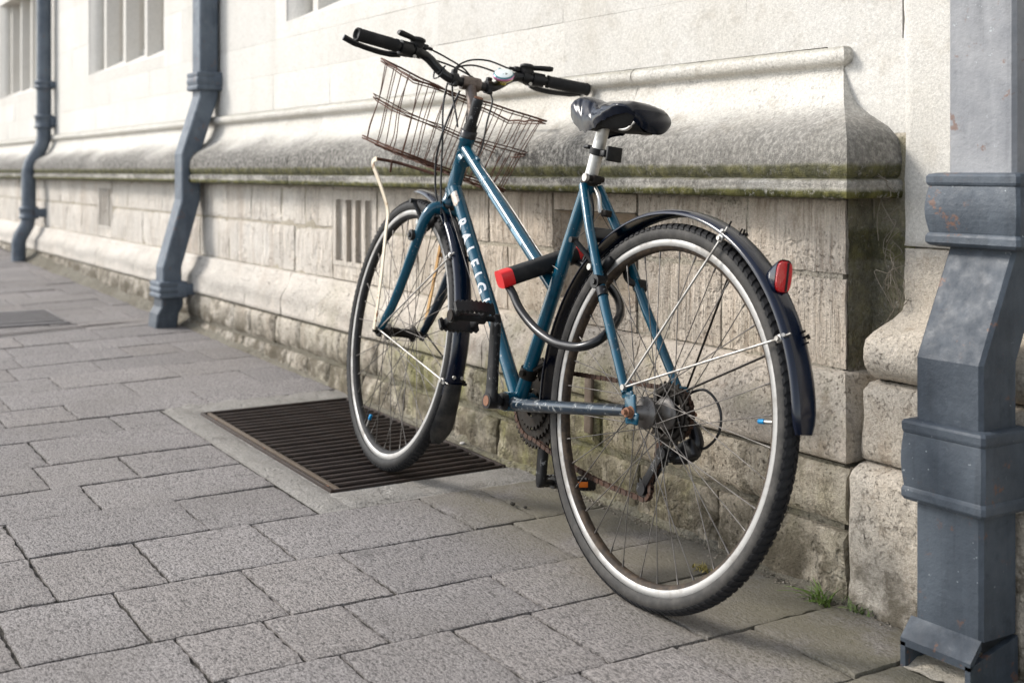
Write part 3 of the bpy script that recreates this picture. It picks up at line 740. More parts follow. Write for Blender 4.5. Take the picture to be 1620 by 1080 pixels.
# the large pipe at the right
X0, w, d = -1.3725, .1275, .088; g0 = gz(X0)
root, bld, run = rect_pipe('drainpipe', X0, w, d, [(0, 1.62)], None, 'large square slate-blue drainpipe with peeling paint at the right edge, open shoe below', None, zbase=g0)
yT, yB = 1.700, 1.620
bld(run([(2.6, yT), (.80, yT)]), 'upper_pipe', M['pipe_pale'])
collar(run, bld, .825, .703, yT, .027, M['pipe'])
bld(run([(.712, yT), (.700, yT), (.528, yB), (.40, yB)], .0), 'offset_bend', M['pipe'])
collar(run, bld, .428, .296, yB, .017, M['pipe'])
bld(run([(.31, yB), (.105, yB)]), 'lower_pipe', M['pipe'])
def shoe():
    mb = MB(); t = .010; x0, x1 = X0-.007, X0+w+.0; zt = .108; yf = yB-.026
    # sloping hood, two cheeks, back
    mb.add([(x0, yf, zt-.030), (x1, yf, zt-.030), (x1, yB, zt), (x0, yB, zt), (x0, yf, zt-.042), (x1, yf, zt-.042), (x1, yB, zt-.014), (x0, yB, zt-.014)], [(0,1,2,3),(4,7,6,5),(0,4,5,1),(0,3,7,4),(1,5,6,2)], False)
    for a in (x0, x1-t):
        mb.add([(a, yf, g0-.02), (a+t, yf, g0-.02), (a+t, yf, zt-.036), (a, yf, zt-.036), (a, yB+d, g0-.02), (a+t, yB+d, g0-.02), (a+t, yB+d, zt-.008), (a, yB+d, zt-.008)], [(0,1,2,3),(4,7,6,5),(0,4,5,1),(1,5,6,2),(2,6,7,3),(3,7,4,0)], False)
    mb.box(((x0+x1)/2, yB+d-.004, (g0+zt)/2-.01), (x1-x0-.002, .008, zt-g0))
    return bld(mb, 'shoe', M['pipe'])
shoe()
mo = MB(); mo.grid(lambda u, v: (X0+.002+(w-.016)*u, yB-.03+(d+.02)*v, g0+.001+.022*v+.006*fr(u, v, 3, 5, 3)), 10, 10, True); bld(mo, 'gutter_stone', M['return'])

# the square pipe further along
X0, w, d = -5.625, .115, .085; g0 = gz(X0); y1, y2, y3 = 1.772, 1.690, 1.605
root, bld, run = rect_pipe('drainpipe', X0, w, d, [(0, y3)], None, 'square slate-blue drainpipe in two bends stepping over the ledge, left of the bicycle', None, zbase=g0)
bld(run([(3.2, y1), (1.20, y1)]), 'upper_pipe', M['pipe_hazed'])
collar(run, bld, 1.275, 1.190, y1, .020, M['pipe_hazed'])
bld(run([(1.21, y1), (1.165, y1), (.905, y2), (.70, y2), (.40, y3), (.25, y3)]), 'offset_bend', M['pipe_hazed'])
collar(run, bld, .338, .262, y3, .022, M['pipe_hazed'])
sh = run([(.262, y3+.0), (.225, y3-.002), (.195, y3-.02), (g0-.02, y3-.03)], .006); bld(sh, 'shoe', M['pipe'])
for zz, yy in ((1.235, y1), (.30, y3)):
    mb = MB(); mb.box((X0+w+.012, (yy+d+YU)/2-.0, zz), (.022, YU-yy-d+.05, .05), None, 0, .004); bld(mb, 'bracket', M['pipe_hazed'])

# the round pipe beyond
X1, R1 = -9.0, .049; g1 = gz(X1)
root = empty('drainpipe', (X1, 1.66, g1)); tag(root, 'round slate-blue drainpipe farthest along the wall, between two windows', 'drainpipe', 'downpipes on the stone wall')
def bld(mb, n, mat): mb.v = [(v[0]-X1, v[1]-1.66, v[2]-g1) for v in mb.v]; return mb.build(n, mat, root)
mb = MB(); mb.tube([(X1, 1.80, 3.2), (X1, 1.80, 1.2)], R1, 20); bld(mb, 'upper_pipe', M['pipe_hazed'])
mb = MB(); mb.tube([(X1, 1.80, 1.25), (X1, 1.80, 1.06), (X1, 1.785, 1.0), (X1, 1.715, .88), (X1, 1.70, .82), (X1, 1.70, .52), (X1, 1.69, .46), (X1, 1.645, .38), (X1, 1.635, .34), (X1, 1.635, g1-.02)], R1*.98, 20); bld(mb, 'offset_bend', M['pipe_hazed'])
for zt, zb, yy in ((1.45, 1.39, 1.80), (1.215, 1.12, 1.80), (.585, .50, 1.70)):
    mb = MB(); L = zt-zb; mb.tube([(X1, yy, zt), (X1, yy, zt-.006), (X1, yy, zt-.02), (X1, yy, zt-.024), (X1, yy, zb+.02), (X1, yy, zb+.016), (X1, yy, zb+.004), (X1, yy, zb)], [R1*1.1, R1*1.32, R1*1.32, R1*1.2, R1*1.2, R1*1.32, R1*1.32, R1*1.1], 20); o = bld(mb, 'collar', M['pipe_hazed'])
    mb = MB(); mb.box((X1+.05, (yy+YU)/2+.03, (zt+zb)/2), (.03, YU-yy, L*.7), None, 0, .005); bld(mb, 'bracket', M['pipe_hazed'])

# ------------------------------------------------------------------ iron grate over the area light
gr_ = empty('iron_grate', (HX0, HY0, gz(HX0))); tag(gr_, 'rusty iron grate with many parallel bars in the pavement under the front wheel', 'grate')
def gb(mb, n, mat): mb.v = [(v[0]-HX0, v[1]-HY0, v[2]-gz(HX0)) for v in mb.v]; return mb.build(n, mat, gr_)
def gbox(mb, x0, x1, y0, y1, dz0, dz1, bev=.0015):
    xm = (x0+x1)/2; R = Matrix.Rotation(-math.atan(-SLOPE), 3, 'Y')
    mb.box((xm, (y0+y1)/2, gz(xm)+(dz0+dz1)/2), (x1-x0, y1-y0, dz1-dz0), R, 0, bev)
for q_ in ((HX0+.002, HX1-.002, HY0+.001, HY0+.009, -.05, .004), (HX0+.0113, HX1-.0113, HY0+.019, HY0+.031, -.05, .002), (HX0+.0113, HX1-.0113, HY1-.010, HY1-.001, -.05, .003),
           (HX0+.002, HX0+.011, HY0+.0093, HY1, -.05, .003), (HX1-.011, HX1-.002, HY0+.0093, HY1, -.05, .003), (HX0+.0115, HX1-.0115, HY0+.0093, HY0+.0187, -.05, -.010)):
    mb = MB(); gbox(mb, *q_); gb(mb, 'frame_rail', M['frame_iron'] if q_[3] > HY0+.028 and q_[3] < HY0+.035 else M['grate'])
NB = 24; sp_ = (HX1-HX0-.02)/NB; bar0 = None
for k in range(1, NB):
    xm = HX0+.01+sp_*k; loc = (xm-HX0, 0, gz(xm)-gz(HX0))
    if bar0 is None:
        mb = MB()
        def BP(u, v):
            a = 2*pi*v; Y = HY0+.030+(HY1-HY0-.042)*u
            return (.0075*max(-1, min(1, 1.5*cos(a)))+.0006*nz(Y, v, 1, 30), Y-HY0, -.017+.019*max(-1, min(1, 1.4*sin(a)))+.0008*nz(Y, 2, v, 25))
        mb.grid(BP, 14, 10, False); bar0 = mb.build('bar', M['grate'], gr_, loc)
    else:
        o = bar0.copy(); COL.objects.link(o); o.parent = gr_; o.location = (loc[0]+RND.uniform(-.0015, .0015), 0, loc[2]+RND.uniform(-.001, .001))
for xx in (HX0+.10, HX0+.50, HX0+.93):
    mb = MB(); mb.tube([(xx, HY0+.014, gz(xx)-.012), (xx, HY0+.014, gz(xx)-.001)], .008, 8); gb(mb, 'bolt', M['rust_bolt'])
pit = MB()
P8 = [(x, y, gz(x)+z) for z in (-.008, -.45) for (x, y) in ((HX0, HY0), (HX1, HY0), (HX1, HY1), (HX0, HY1))]
pit.add(P8, [(0,1,5,4),(1,2,6,5),(2,3,7,6),(3,0,4,7),(4,5,6,7)], False); gb(pit, 'pit', M['pit'])

# far drain: channel running from the square pipe, with a cover
dr = MB()
for (dx, wv) in ((0, .016), (.034, .012)):
    pts = []
    dr.grid(lambda u, v: (-5.60-.21*max(0, (u*1.25+.40-.9)/.75)+.0+dx+wv*v-.01, .40+1.25*u, gz(-5.7)+.0035), 12, 1, False)
dch = tag(dr.build('drain_channel', M['grate']), 'thin iron drain channel crossing the far pavement to the square pipe', 'drain')
cv = MB(); R_ = Matrix.Rotation(math.atan(SLOPE), 3, 'Y'); cv.box((-6.08, .78, gz(-6.08)+.002), (.50, 1.0, .012), R_, 0, .003)
cvo = tag(cv.build('drain_cover', M['cover']), 'flat grey ribbed metal cover in the far pavement beside the channel', 'drain cover')
for k in range(9):
    m_ = MB(); m_.box((-6.27+.048*k, .78, gz(-6.27+.048*k)+.0105), (.022, .96, .005), R_, 0, .001); m_.build('rib', M['cover'], cvo)

# iron strap leaning on the base course behind the rear wheel
mb = MB(); mb.box((-2.425, 1.722, .272), (.030, .010, .135), Matrix.Rotation(.03, 3, 'Y'), 0, .004)
tag(mb.build('iron_strap', M['peg']), 'short upright weathered iron strap fixed on the wall behind the rear wheel', 'strap')

# grass, weeds, moss, pebbles
def tuft(name, cx, cy, n, hgt, spread, mat, label, cat, seed, wid=.0022):
    r = random.Random(seed); mb = MB()
    for k in range(n):
        a = r.uniform(0, 2*pi); L = hgt*r.uniform(.5, 1.15); lean = r.uniform(.3, 1.15)*spread
        bx, by = cx+r.gauss(0, .012), cy+r.gauss(0, .007); z0 = gz(bx)+.0; c, s = cos(a), sin(a); w = wid*r.uniform(.6, 1.2); vs = []
        for i in range(6):
            t = i/5; q = lean*t**1.4*L; zz = z0+L*(t-.42*lean*t*t); ww = w*(1-t*.92)
            X, Y = bx+c*q, min(by+s*q, 1.725); vs += [(X-s*ww, Y+c*ww, zz), (X+s*ww, Y-c*ww, zz+.0006)]
        mb.add(vs, [(2*i, 2*i+1, 2*i+3, 2*i+2) for i in range(5)], True)
    return tag(mb.build(name, mat), label, cat)
tuft('grass_tuft', -1.640, 1.682, 54, .046, 1.35, M['grass'], 'tuft of bright green grass at the foot of the wall corner', 'grass', 3)
tuft('grass_tuft', -1.575, 1.706, 26, .030, 1.5, M['weed'], 'low sparse greyish weed right of the grass tuft', 'weed', 5)
tuft('dry_moss', -1.885, 1.612, 40, .014, 1.6, M['dry'], 'yellowish dry moss in a paving joint seen through the rear wheel', 'moss', 8)
def leafy(cx, cy, seed, n, L, label):
    r = random.Random(seed); mb = MB()
    for k in range(n):
        a = r.uniform(0, 2*pi); c, s = cos(a), sin(a); l = L*r.uniform(.6, 1.1); el = r.uniform(.3, 1.1); vs = []
        for i in range(5):
            t = i/4; ww = l*.26*sin(pi*min(1, .08+t*.92)); q = l*t*cos(el); z = gz(cx)+l*t*sin(el)-.2*l*t*t
            vs += [(cx+c*q-s*ww, cy+s*q+c*ww, z), (cx+c*q, cy+s*q, z-.002), (cx+c*q+s*ww, cy+s*q-c*ww, z)]
        mb.add(vs, [(3*i+j, 3*i+j+1, 3*i+j+4, 3*i+j+3) for i in range(4) for j in (0, 1)], True)
    return tag(mb.build('leafy_weed', M['weed']), label, 'weed')
leafy(-1.235, 1.600, 2, 8, .034, 'small leafy weed beside the foot of the large drainpipe')
def pebble(cx, cy, r_, mat, seed, label):
    bm = bmesh.new(); bmesh.ops.create_icosphere(bm, subdivisions=2, radius=r_)
    for v in bm.verts: v.co *= 1+.35*nz(v.co.x, v.co.y, v.co.z+seed, 1/r_*.9)
    mb = MB(); mb.add([(v.co.x+cx, v.co.y+cy, v.co.z*.6+gz(cx)+r_*.45+.001) for v in bm.verts], [[v.index for v in f.verts] for f in bm.faces], True); bm.free()
    return tag(mb.build('pebble', mat), label, 'pebble')
def litter():
    r = random.Random(21); mb = MB()
    for k in range(420):
        X = -1.5-abs(r.gauss(0, 1.2)) if k % 3 else r.uniform(-2.6, -1.45); Y = 1.715-abs(r.gauss(0, .020)); q = r.uniform(.0012, .0042)
        z = gz(X)+q*.3; a = r.uniform(0, pi); c_, s_ = cos(a)*q, sin(a)*q; e = r.uniform(.5, 1.8)
        mb.add([(X+c_*e, Y+s_*e, z), (X-s_, Y+c_, z), (X-c_*e, Y-s_*e, z), (X+s_, Y-c_, z), (X, Y, z+q*r.uniform(.4, .9))], [(0, 1, 4), (1, 2, 4), (2, 3, 4), (3, 0, 4)], False)
    return tag(mb.build('litter', M['dead']), 'fine dry litter and grit gathered along the foot of the wall', 'litter', None, 'stuff')
litter()
pebble(-3.004, 1.706, .007, M['upper'], 1, 'tiny pale pebble on the mortar behind the grate')
pebble(-2.44, 1.518, .007, M['bed'], 2, 'dark crumb of soil in a paving joint near the lower pedal')
pebble(-2.405, 1.53, .005, M['bed'], 4, 'smaller dark soil crumb beside the other near the pedal')
#BIKE#
# ------------------------------------------------------------------ the bicycle
# local axes: x forward, y to its left (towards the street), z up; origin at the rear tyre contact
LEAN = 0.1302
fwv = Vector((-0.99958967, 0.01552123, 0.02407442)); ltv = Vector((-0.01225906, -0.99141487, 0.13017784)); upv = Vector((0.02588826, 0.12982929, 0.99119834))
BM = Matrix.Identity(4)
for i in range(3): BM[i][0], BM[i][1], BM[i][2] = fwv[i], ltv[i], upv[i]
BM.translation = Vector((-1.79624938, 1.38180887, 0.04325619))
bike = empty('bicycle'); bike.matrix_world = BM
tag(bike, 'teal step-through bicycle with rusty wire basket leaning against the wall', 'bicycle')
V = Vector
STEER = -0.0743
AX0 = V((0.876, 0, 0.78)); AXD = V((-.289, 0, .957)).normalized()
SM_ = Matrix.Translation(AX0) @ Matrix.Rotation(STEER, 4, AXD) @ Matrix.Translation(-AX0)
def steer(mb): mb.v = [tuple(SM_ @ V(v)) for v in mb.v]; return mb
def SP(p): return SM_ @ V(p)
def part(mb, n, mat, parent=None): return mb.build(n, mat, parent or bike)
RW = .347
# ---- frame
BB, STT, HT0, HT1 = V((.477, 0, .281)), V((.312, 0, .768)), V((.903, 0, .690)), V((.853, 0, .852))
mb = MB(); mb.tube([(.477, -.036, .281), (.477, .036, .281)], .0205, 20)
frame = part(mb, 'frame', M['teal'])
for s in (1, -1):
    mb = MB(); y = .064*s
    mb.box((.004, y, .352), (.030, .006, .052), Matrix.Rotation(.25, 3, 'Y'), 0, .004); mb.box((.018, y, .376), (.030, .006, .018), None, 0, .004)
    mb.box((-.006, y, .338), (.030, .006, .022), None, 0, .004)
    mb.tube([(.020, y+.006*s, .388), (.020, y-.006*s, .388)], .008, 10); part(mb, 'dropout', M['teal'], frame)
def ftube(n, pts, r, mat='teal', seg=16): m = MB(); m.tube(pts, r, seg); return part(m, n, M[mat], frame)
ftube('head_tube', [HT0, HT0+(HT1-HT0)*.06, HT0+(HT1-HT0)*.07, HT0+(HT1-HT0)*.93, HT0+(HT1-HT0)*.94, HT1], [.0195, .0195, .0175, .0175, .0195, .0195], seg=20)
ftube('down_tube', [(.893, 0, .738), BB+V((.004, 0, .004))], .0158, seg=20)
ftube('top_tube', [(.862, 0, .828), (.391, 0, .532)], .0148, seg=20)
ftube('seat_tube', [BB, STT], .0150, seg=20)
m = MB(); m.tube([(.868, 0, .806), (.846, 0, .794)], .0172, 20); m.tube([(.898, 0, .726), (.880, 0, .706)], .0182, 20); m.tube([STT+(BB-STT)*.0, STT+(BB-STT)*.045], .0178, 20); part(m, 'lug', M['teal'], frame)
for s in (1, -1):
    ftube('chain_stay', [(.468, .022*s, .281), (.42, .034*s, .284), (.34, .044*s, .296), (.10, .060*s, .333), (.018, .064*s, .346)], [.0135, .0135, .0132, .011, .009], 'teal_dirty')
    ftube('seat_stay', [(.306, .019*s, .752), (.24, .036*s, .664), (.136, .050*s, .518), (.024, .064*s, .378)], [.0098, .0098, .0098, .0082])
m = MB(); m.box((.238, 0, .655), (.018, .075, .030), Matrix.Rotation(.6, 3, 'Y'), 0, .006); part(m, 'brake_bridge', M['black_gloss'], frame)
m = MB(); m.cyl((.40, -.042, .289), (.40, .042, .289), .008, 10); part(m, 'stay_bridge', M['teal_dirty'], frame)
m = MB(); m.tube([(.160, .0485, .555), (.150, .0495, .541)], .0112, 14); part(m, 'worn_band', M['crank'], frame)
# lettering on the left of the down tube, reading down from the head
def tube_text(txt, a, b, rad, t0, size, ang, mat, name, spacing=1.0, depth=.0004):
    cu = bpy.data.curves.new(name, 'FONT'); cu.body = txt; cu.size = size; cu.space_character = spacing; cu.offset = size*.024
    ob = bpy.data.objects.new(name, cu); COL.objects.link(ob)
    dg = bpy.context.evaluated_depsgraph_get(); me = bpy.data.meshes.new_from_object(ob.evaluated_get(dg))
    bpy.data.objects.remove(ob); bpy.data.curves.remove(cu)
    bm = bmesh.new(); bm.from_mesh(me); bpy.data.meshes.remove(me)
    bmesh.ops.triangulate(bm, faces=bm.faces)
    for _ in range(2): bmesh.ops.subdivide_edges(bm, edges=[e for e in bm.edges if e.calc_length() > .004], cuts=1); bmesh.ops.triangulate(bm, faces=bm.faces)
    d = (b-a).normalized(); lf = V((0, 1, 0)); n = d.cross(lf)
    if n.z < 0: n = -n
    hgt = size*.72
    for v in bm.verts:
        x, y = v.co.x, v.co.y-hgt/2; th = ang+y/rad
        v.co = a+d*(t0+x)+(lf*cos(th)+n*sin(th))*(rad+depth)
    me = bpy.data.meshes.new(name); bm.to_mesh(me); bm.free(); me.materials.append(mat)
    o = bpy.data.objects.new(name, me); COL.objects.link(o); o.parent = frame; return o
tube_text('RALEIGH', V((.893, 0, .738)), BB, .0158, .118, .0375, .30, M['white'], 'lettering', 2.0)
def patch(a, b, rad, t0, t1, th0, th1, name, mat, wav=0.):
    d = (b-a).normalized(); lf = V((0, 1, 0)); n = d.cross(lf); n = -n if n.z < 0 else n; m = MB()
    def P(u, v):
        th = th0+(th1-th0)*v; t = t0+(t1-t0)*u+(wav*sin(th*5) if u > .5 else 0)
        return a+d*t+(lf*cos(th)+n*sin(th))*(rad+.0003)
    m.grid(P, 10, 12, True); return part(m, name, mat, frame)
patch(V((.893, 0, .738)), BB, .0158, .034, .072, -.35, 1.0, 'sticker', M['silver_sticker'], .004)
# pale script and emblem flashes on the top tube
TA, TB = V((.862, 0, .828)), V((.391, 0, .532))
def emblem():
    d = (TB-TA).normalized(); lf = V((0, 1, 0)); n = d.cross(lf); n = -n if n.z < 0 else n; m = MB()
    def on(t, y): th = .25+y/.0148; return TA+d*t+(lf*cos(th)+n*sin(th))*.0152
    def stroke(pts, w=.0008):
        vs = []
        for i, (t, y) in enumerate(pts):
            a = pts[max(0, i-1)]; b = pts[min(len(pts)-1, i+1)]; dx, dy = b[0]-a[0], b[1]-a[1]; L = sqrt(dx*dx+dy*dy) or 1
            vs += [on(t-dy/L*w, y+dx/L*w), on(t+dy/L*w, y-dx/L*w)]
        m.add(vs, [(2*i, 2*i+1, 2*i+3, 2*i+2) for i in range(len(pts)-1)], False)
    for rr in (.0095, .0068): stroke([(.150+rr*cos(a*pi/9), rr*sin(a*pi/9)) for a in range(14)], .0007)
    stroke([(.146, -.006), (.149, -.001), (.148, .004), (.153, .006)], .001); stroke([(.149, -.001), (.156, -.004), (.158, -.008)], .001)
    r = random.Random(4); t = .168
    for k in range(8):
        stroke([(t, -.004), (t+.001, .003+r.uniform(0, .002)), (t+.003, -.002), (t+.005, -.004)], .0006); stroke([(t+.003, .0), (t+.0055, .001)], .0005); t += .0075
    return part(m, 'emblem', M['decal_sheen'], frame)
emblem()
patch(TA, TB, .0148, .20, .32, -.35, .1, 'sheen_stripe', M['decal_sheen'])  # pale strip painted on as the highlight along the tube
patch(TA, TB, .0148, .34, .40, -.3, .25, 'sheen_stripe', M['decal_sheen'])  # second length of the painted highlight
# cable stops
m = MB(); m.box((.792, -.0, .799), (.016, .010, .014), Matrix.Rotation(-.5, 3, 'Y'), 0, .003); m.tube([(.858, -.012, .632), (.845, -.022, .640)], .004, 8); m.tube([(.845, -.026, .641), (.842, -.018, .640)], .006, 8); part(m, 'cable_stop', M['teal'], frame)

# ---- wheels
def make_wheel(name, centre, rot, tyre_mat, rim_mat, rear):
    RO, RI = .3185, .2965; w = .0118
    # rim: side walls as braking surface, inner bed dark
    prof_side = lambda s: [(RO, .0112*s), (RO-.001, w*s), (.3055, w*s), (.3045, .0108*s)]
    mb = MB()
    wheel = MB(); wheel.lathe([(.3045, .0108), (.2985, .0075), (RI, .004), (RI, -.004), (.2985, -.0075), (.3045, -.0108)], 96, closed=False)
    wheel.lathe([(RO-.001, -.0105), (.312, -.008), (.312, .008), (RO-.001, .0105)], 96, closed=False)
    wo_ = part(wheel, name, rim_mat); wo_.matrix_local = Matrix.Translation(centre) @ rot
    b = MB()
    for s in (1, -1): b.lathe(prof_side(s), 96, closed=False)
    part(b, 'rim', M['alu_rim'], wo_)
    # tyre
    T = MB(); pr = []
    for k in range(15):
        a = -2.25+4.5*k/14; q_ = .0172 if abs(a) > 1.0 else .0155; pr.append((.3285+q_*cos(a), .0178*sin(a)))
    T.lathe(pr, 120, closed=False); part(T, 'tyre', tyre_mat, wo_)
    tr = MB(); N = 128
    def q(ang, a, r_): return (cos(ang)*(.3285+r_*cos(a)), .0179*sin(a)*r_/.0178, sin(ang)*(.3285+r_*cos(a)))
    rl = .0189
    for k in range(N):
        for s in (1, -1):
            t0 = 2*pi*k/N+(0 if s > 0 else pi/N)
            if rear:   # chevron lugs
                cs = [(.02, .06), (.45, .42), (.85, .62), (1.12, .95)]
                st = .62
            else:
                cs = [(.03, .0), (.35, .05), (.55, .08), (.62, .1)]; st = .55
            dt = 2*pi/N
            for (a0, o0), (a1, o1) in zip(cs[:-1], cs[1:]):
                pts = [q(t0+dt*o0, s*a0, rl), q(t0+dt*(o0+st), s*a0, rl), q(t0+dt*(o1+st), s*a1, rl), q(t0+dt*o1, s*a1, rl)]
                low = [q(t0+dt*o0, s*a0, .0168), q(t0+dt*(o0+st), s*a0, .0168), q(t0+dt*(o1+st), s*a1, .0168), q(t0+dt*o1, s*a1, .0168)]
                tr.add(pts+low, [(0,1,2,3),(0,4,5,1),(1,5,6,2),(2,6,7,3),(3,7,4,0)], False)
            if not rear:
                c0, c1 = .72, .98; pts = [q(t0+dt*.1, s*c0, rl), q(t0+dt*.62, s*c0, rl), q(t0+dt*.72, s*c1, rl*.995), q(t0+dt*.2, s*c1, rl*.995)]; low = [q(t0+dt*.1, s*c0, .0165), q(t0+dt*.62, s*c0, .0165), q(t0+dt*.72, s*c1, .0165), q(t0+dt*.2, s*c1, .0165)]
                tr.add(pts+low, [(0,1,2,3),(0,4,5,1),(1,5,6,2),(2,6,7,3),(3,7,4,0)], False)
    # dark carcass strip under the lugs
    tr.lathe([(.3285+.0166*cos(a), .0174*sin(a)) for a in [x_*.1 for x_ in range(-10, 11)]], 120, closed=False)
    tag(part(tr, 'tread', M['tread'], wo_), None, None, None, 'stuff')
    h = MB()
    if rear:
        h.lathe([(.0055, .066), (.009, .058), (.0125, .054), (.0140, .036), (.0295, .0345), (.0295, .0305), (.0175, .028), (.0165, -.006), (.0225, -.010), (.0305, -.0115), (.0305, -.0155), (.018, -.017), (.012, -.060), (.0055, -.066)], 28, closed=False)
    else:
        h.lathe([(.005, .056), (.0085, .050), (.0105, .040), (.0125, .038), (.0205, .036), (.0205, .0325), (.0125, .030), (.0110, .0), (.0125, -.030), (.0205, -.0325), (.0205, -.036), (.0125, -.038), (.0105, -.040), (.0085, -.050), (.005, -.056)], 24, closed=False)
    part(h, 'hub', M['dark_steel'] if not rear else M['steel'], wo_)
    ax = MB(); L = .084 if rear else .076
    ax.tube([(0, -L, 0), (0, L, 0)], .0048, 10)
    for s in (1, -1): ax.tube([(0, s*(L-.016), 0), (0, s*(L-.007), 0)], .0095, 6); ax.tube([(0, s*(L-.020), 0), (0, s*(L-.0165), 0)], .0115, 14)
    part(ax, 'axle', M['rust_bolt'] if rear else M['dark_steel'], wo_)
    # spokes: four prototypes, copied round the wheel
    fl = (.0325, -.0135) if rear else (.034, -.034); fr_ = .0270 if rear else .0185
    for gi in range(4):
        s = 1 if gi < 2 else -1; lead = 1 if gi % 2 == 0 else -1
        yo = fl[0] if s > 0 else fl[1]
        base = (0 if s > 0 else 10)+(0 if lead > 0 else 20)
        rim_a = radians(base); hub_a = rim_a+lead*radians(76)
        p0 = V((fr_*cos(hub_a), yo+(.0022*lead), fr_*sin(hub_a))); p1 = V((RI*cos(rim_a), .0022*s, RI*sin(rim_a)))
        e = (p1-p0).normalized()
        S_ = MB(); S_.tube([p0, p1], .00100, 6, False); S_.tube([p1-e*.013, p1+e*.001], .0019, 6)
        so = S_.build('spoke', M['steel'], wo_)
        for k in range(1, 9):
            c = so.copy(); COL.objects.link(c); c.parent = wo_; c.rotation_euler = (0, radians(40*k+RND.uniform(-.6, .6)), 0)
    va = radians(172) if rear else radians(-63.5); d = V((cos(va), 0, sin(va)))
    vv = MB(); vv.tube([d*.297, d*.272], .0032, 8); part(vv, 'valve', M['chrome'], wo_)
    vc = MB(); vc.tube([d*.274, d*.261, d*.259], [.0045, .0045, .003], 10); part(vc, 'valve_cap', M['blue'], wo_)
    return wo_
rwheel = make_wheel('rear_wheel', V((0, 0, RW)), Matrix.Identity(4), M['tyre'], M['rim_in'], True)
AXF = SP((1.089, 0, RW))
FROT = SM_.to_3x3().to_4x4()
fwheel = make_wheel('front_wheel', AXF, FROT, M['tyre_dark'], M['rim_black'], False)

# ---- fork (steered)
mb = MB(); mb.tube([(.904, -.038, .672), (.904, .038, .672)], .014, 12); mb.tube([(.902, 0, .694), (.909, 0, .664)], .0165, 16)
fork = part(steer(mb), 'fork', M['teal'])
for s in (1, -1):
    m = MB(); m.tube(spline([(.902, .018*s, .680), (.9065, .040*s, .671), (.914, .053*s, .645), (.930, .057*s, .60), (.968, .058*s, .52), (1.016, .0585*s, .435), (1.062, .059*s, .376), (1.080, .0595*s, .356)], 6), [.0138]*12+[.0135]*6+[.0132]*6+[.0125]*6+[.0115]*6+[.0100]*6+[.0085], 14)
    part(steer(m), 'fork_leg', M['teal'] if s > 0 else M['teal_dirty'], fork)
    m = MB(); m.box((1.086, .0600*s, .349), (.028, .007, .034), None, 0, .004); part(steer(m), 'dropout', M['black_gloss'], fork)
m = MB()
hd = (HT1-HT0).normalized()
m.tube([HT1, HT1+hd*.004, HT1+hd*.006, HT1+hd*.012, HT1+hd*.013, HT1+hd*.018, HT1+hd*.0185], [.0195, .0205, .0190, .0205, .0195, .0205, .017], 22)
m.tube([HT1+hd*.0185, HT1+hd*.031], .0190, 6); m.tube([HT1+hd*.031, HT1+hd*.034], .015, 16)
part(m, 'headset', M['black_gloss'])
m = MB(); m.tube([HT0, HT0-hd*.005, HT0-hd*.010, HT0-hd*.014], [.0195, .0215, .0205, .017], 22); part(m, 'crown_race', M['black_gloss'])
# ---- stem and bar
m = MB(); Q0 = HT1+hd*.03
m.tube([Q0, Q0+hd*.050, Q0+hd*.066, Q0+hd*.070], [.0128, .0132, .0135, .0118], 18)
stem = part(steer(m), 'stem', M['crank'])
m = MB(); m.tube([Q0+hd*.070, Q0+hd*.073], .011, 16); part(steer(m), 'expander_cap', M['rust_bolt'], stem)
BC = V((.884, 0, .986))
m = MB(); m.tube(spline([Q0+hd*.012+V((.002, 0, 0)), Q0+hd*.035+V((.012, 0, 0)), V((.866, 0, .955)), BC], 6), [.0120]*6+[.0128]*6+[.0138]*6+[.0150], 16); part(steer(m), 'stem_neck', M['stem'], stem)
m = MB(); m.tube([BC+V((0, -.024, 0)), BC+V((0, .024, 0))], .0175, 18); part(steer(m), 'bar_clamp', M['stem'], stem)
tilt = Matrix.Translation(BC) @ Matrix.Rotation(.022, 4, 'X') @ Matrix.Translation(-BC)
def barset(mb): mb.v = [tuple(tilt @ V(v)) for v in mb.v]; return steer(mb)
half = [(.884, 0, .986), (.884, .030, .986), (.886, .060, .990), (.892, .085, 1.004), (.897, .115, 1.026), (.893, .145, 1.034), (.885, .185, 1.035), (.860, .312, 1.036)]
pts = [(x, -y, z) for x, y, z in half[:0:-1]]+half
m = MB(); m.tube(spline(pts, 6), .0118, 16); bar = part(barset(m), 'handlebar', M['black_gloss'])
def along(s, t):   # point on the straight grip section, t metres out from y=.185
    a, b = V((.885, .185*s, 1.035)), V((.860, .312*s, 1.036)); return a+(b-a).normalized()*t
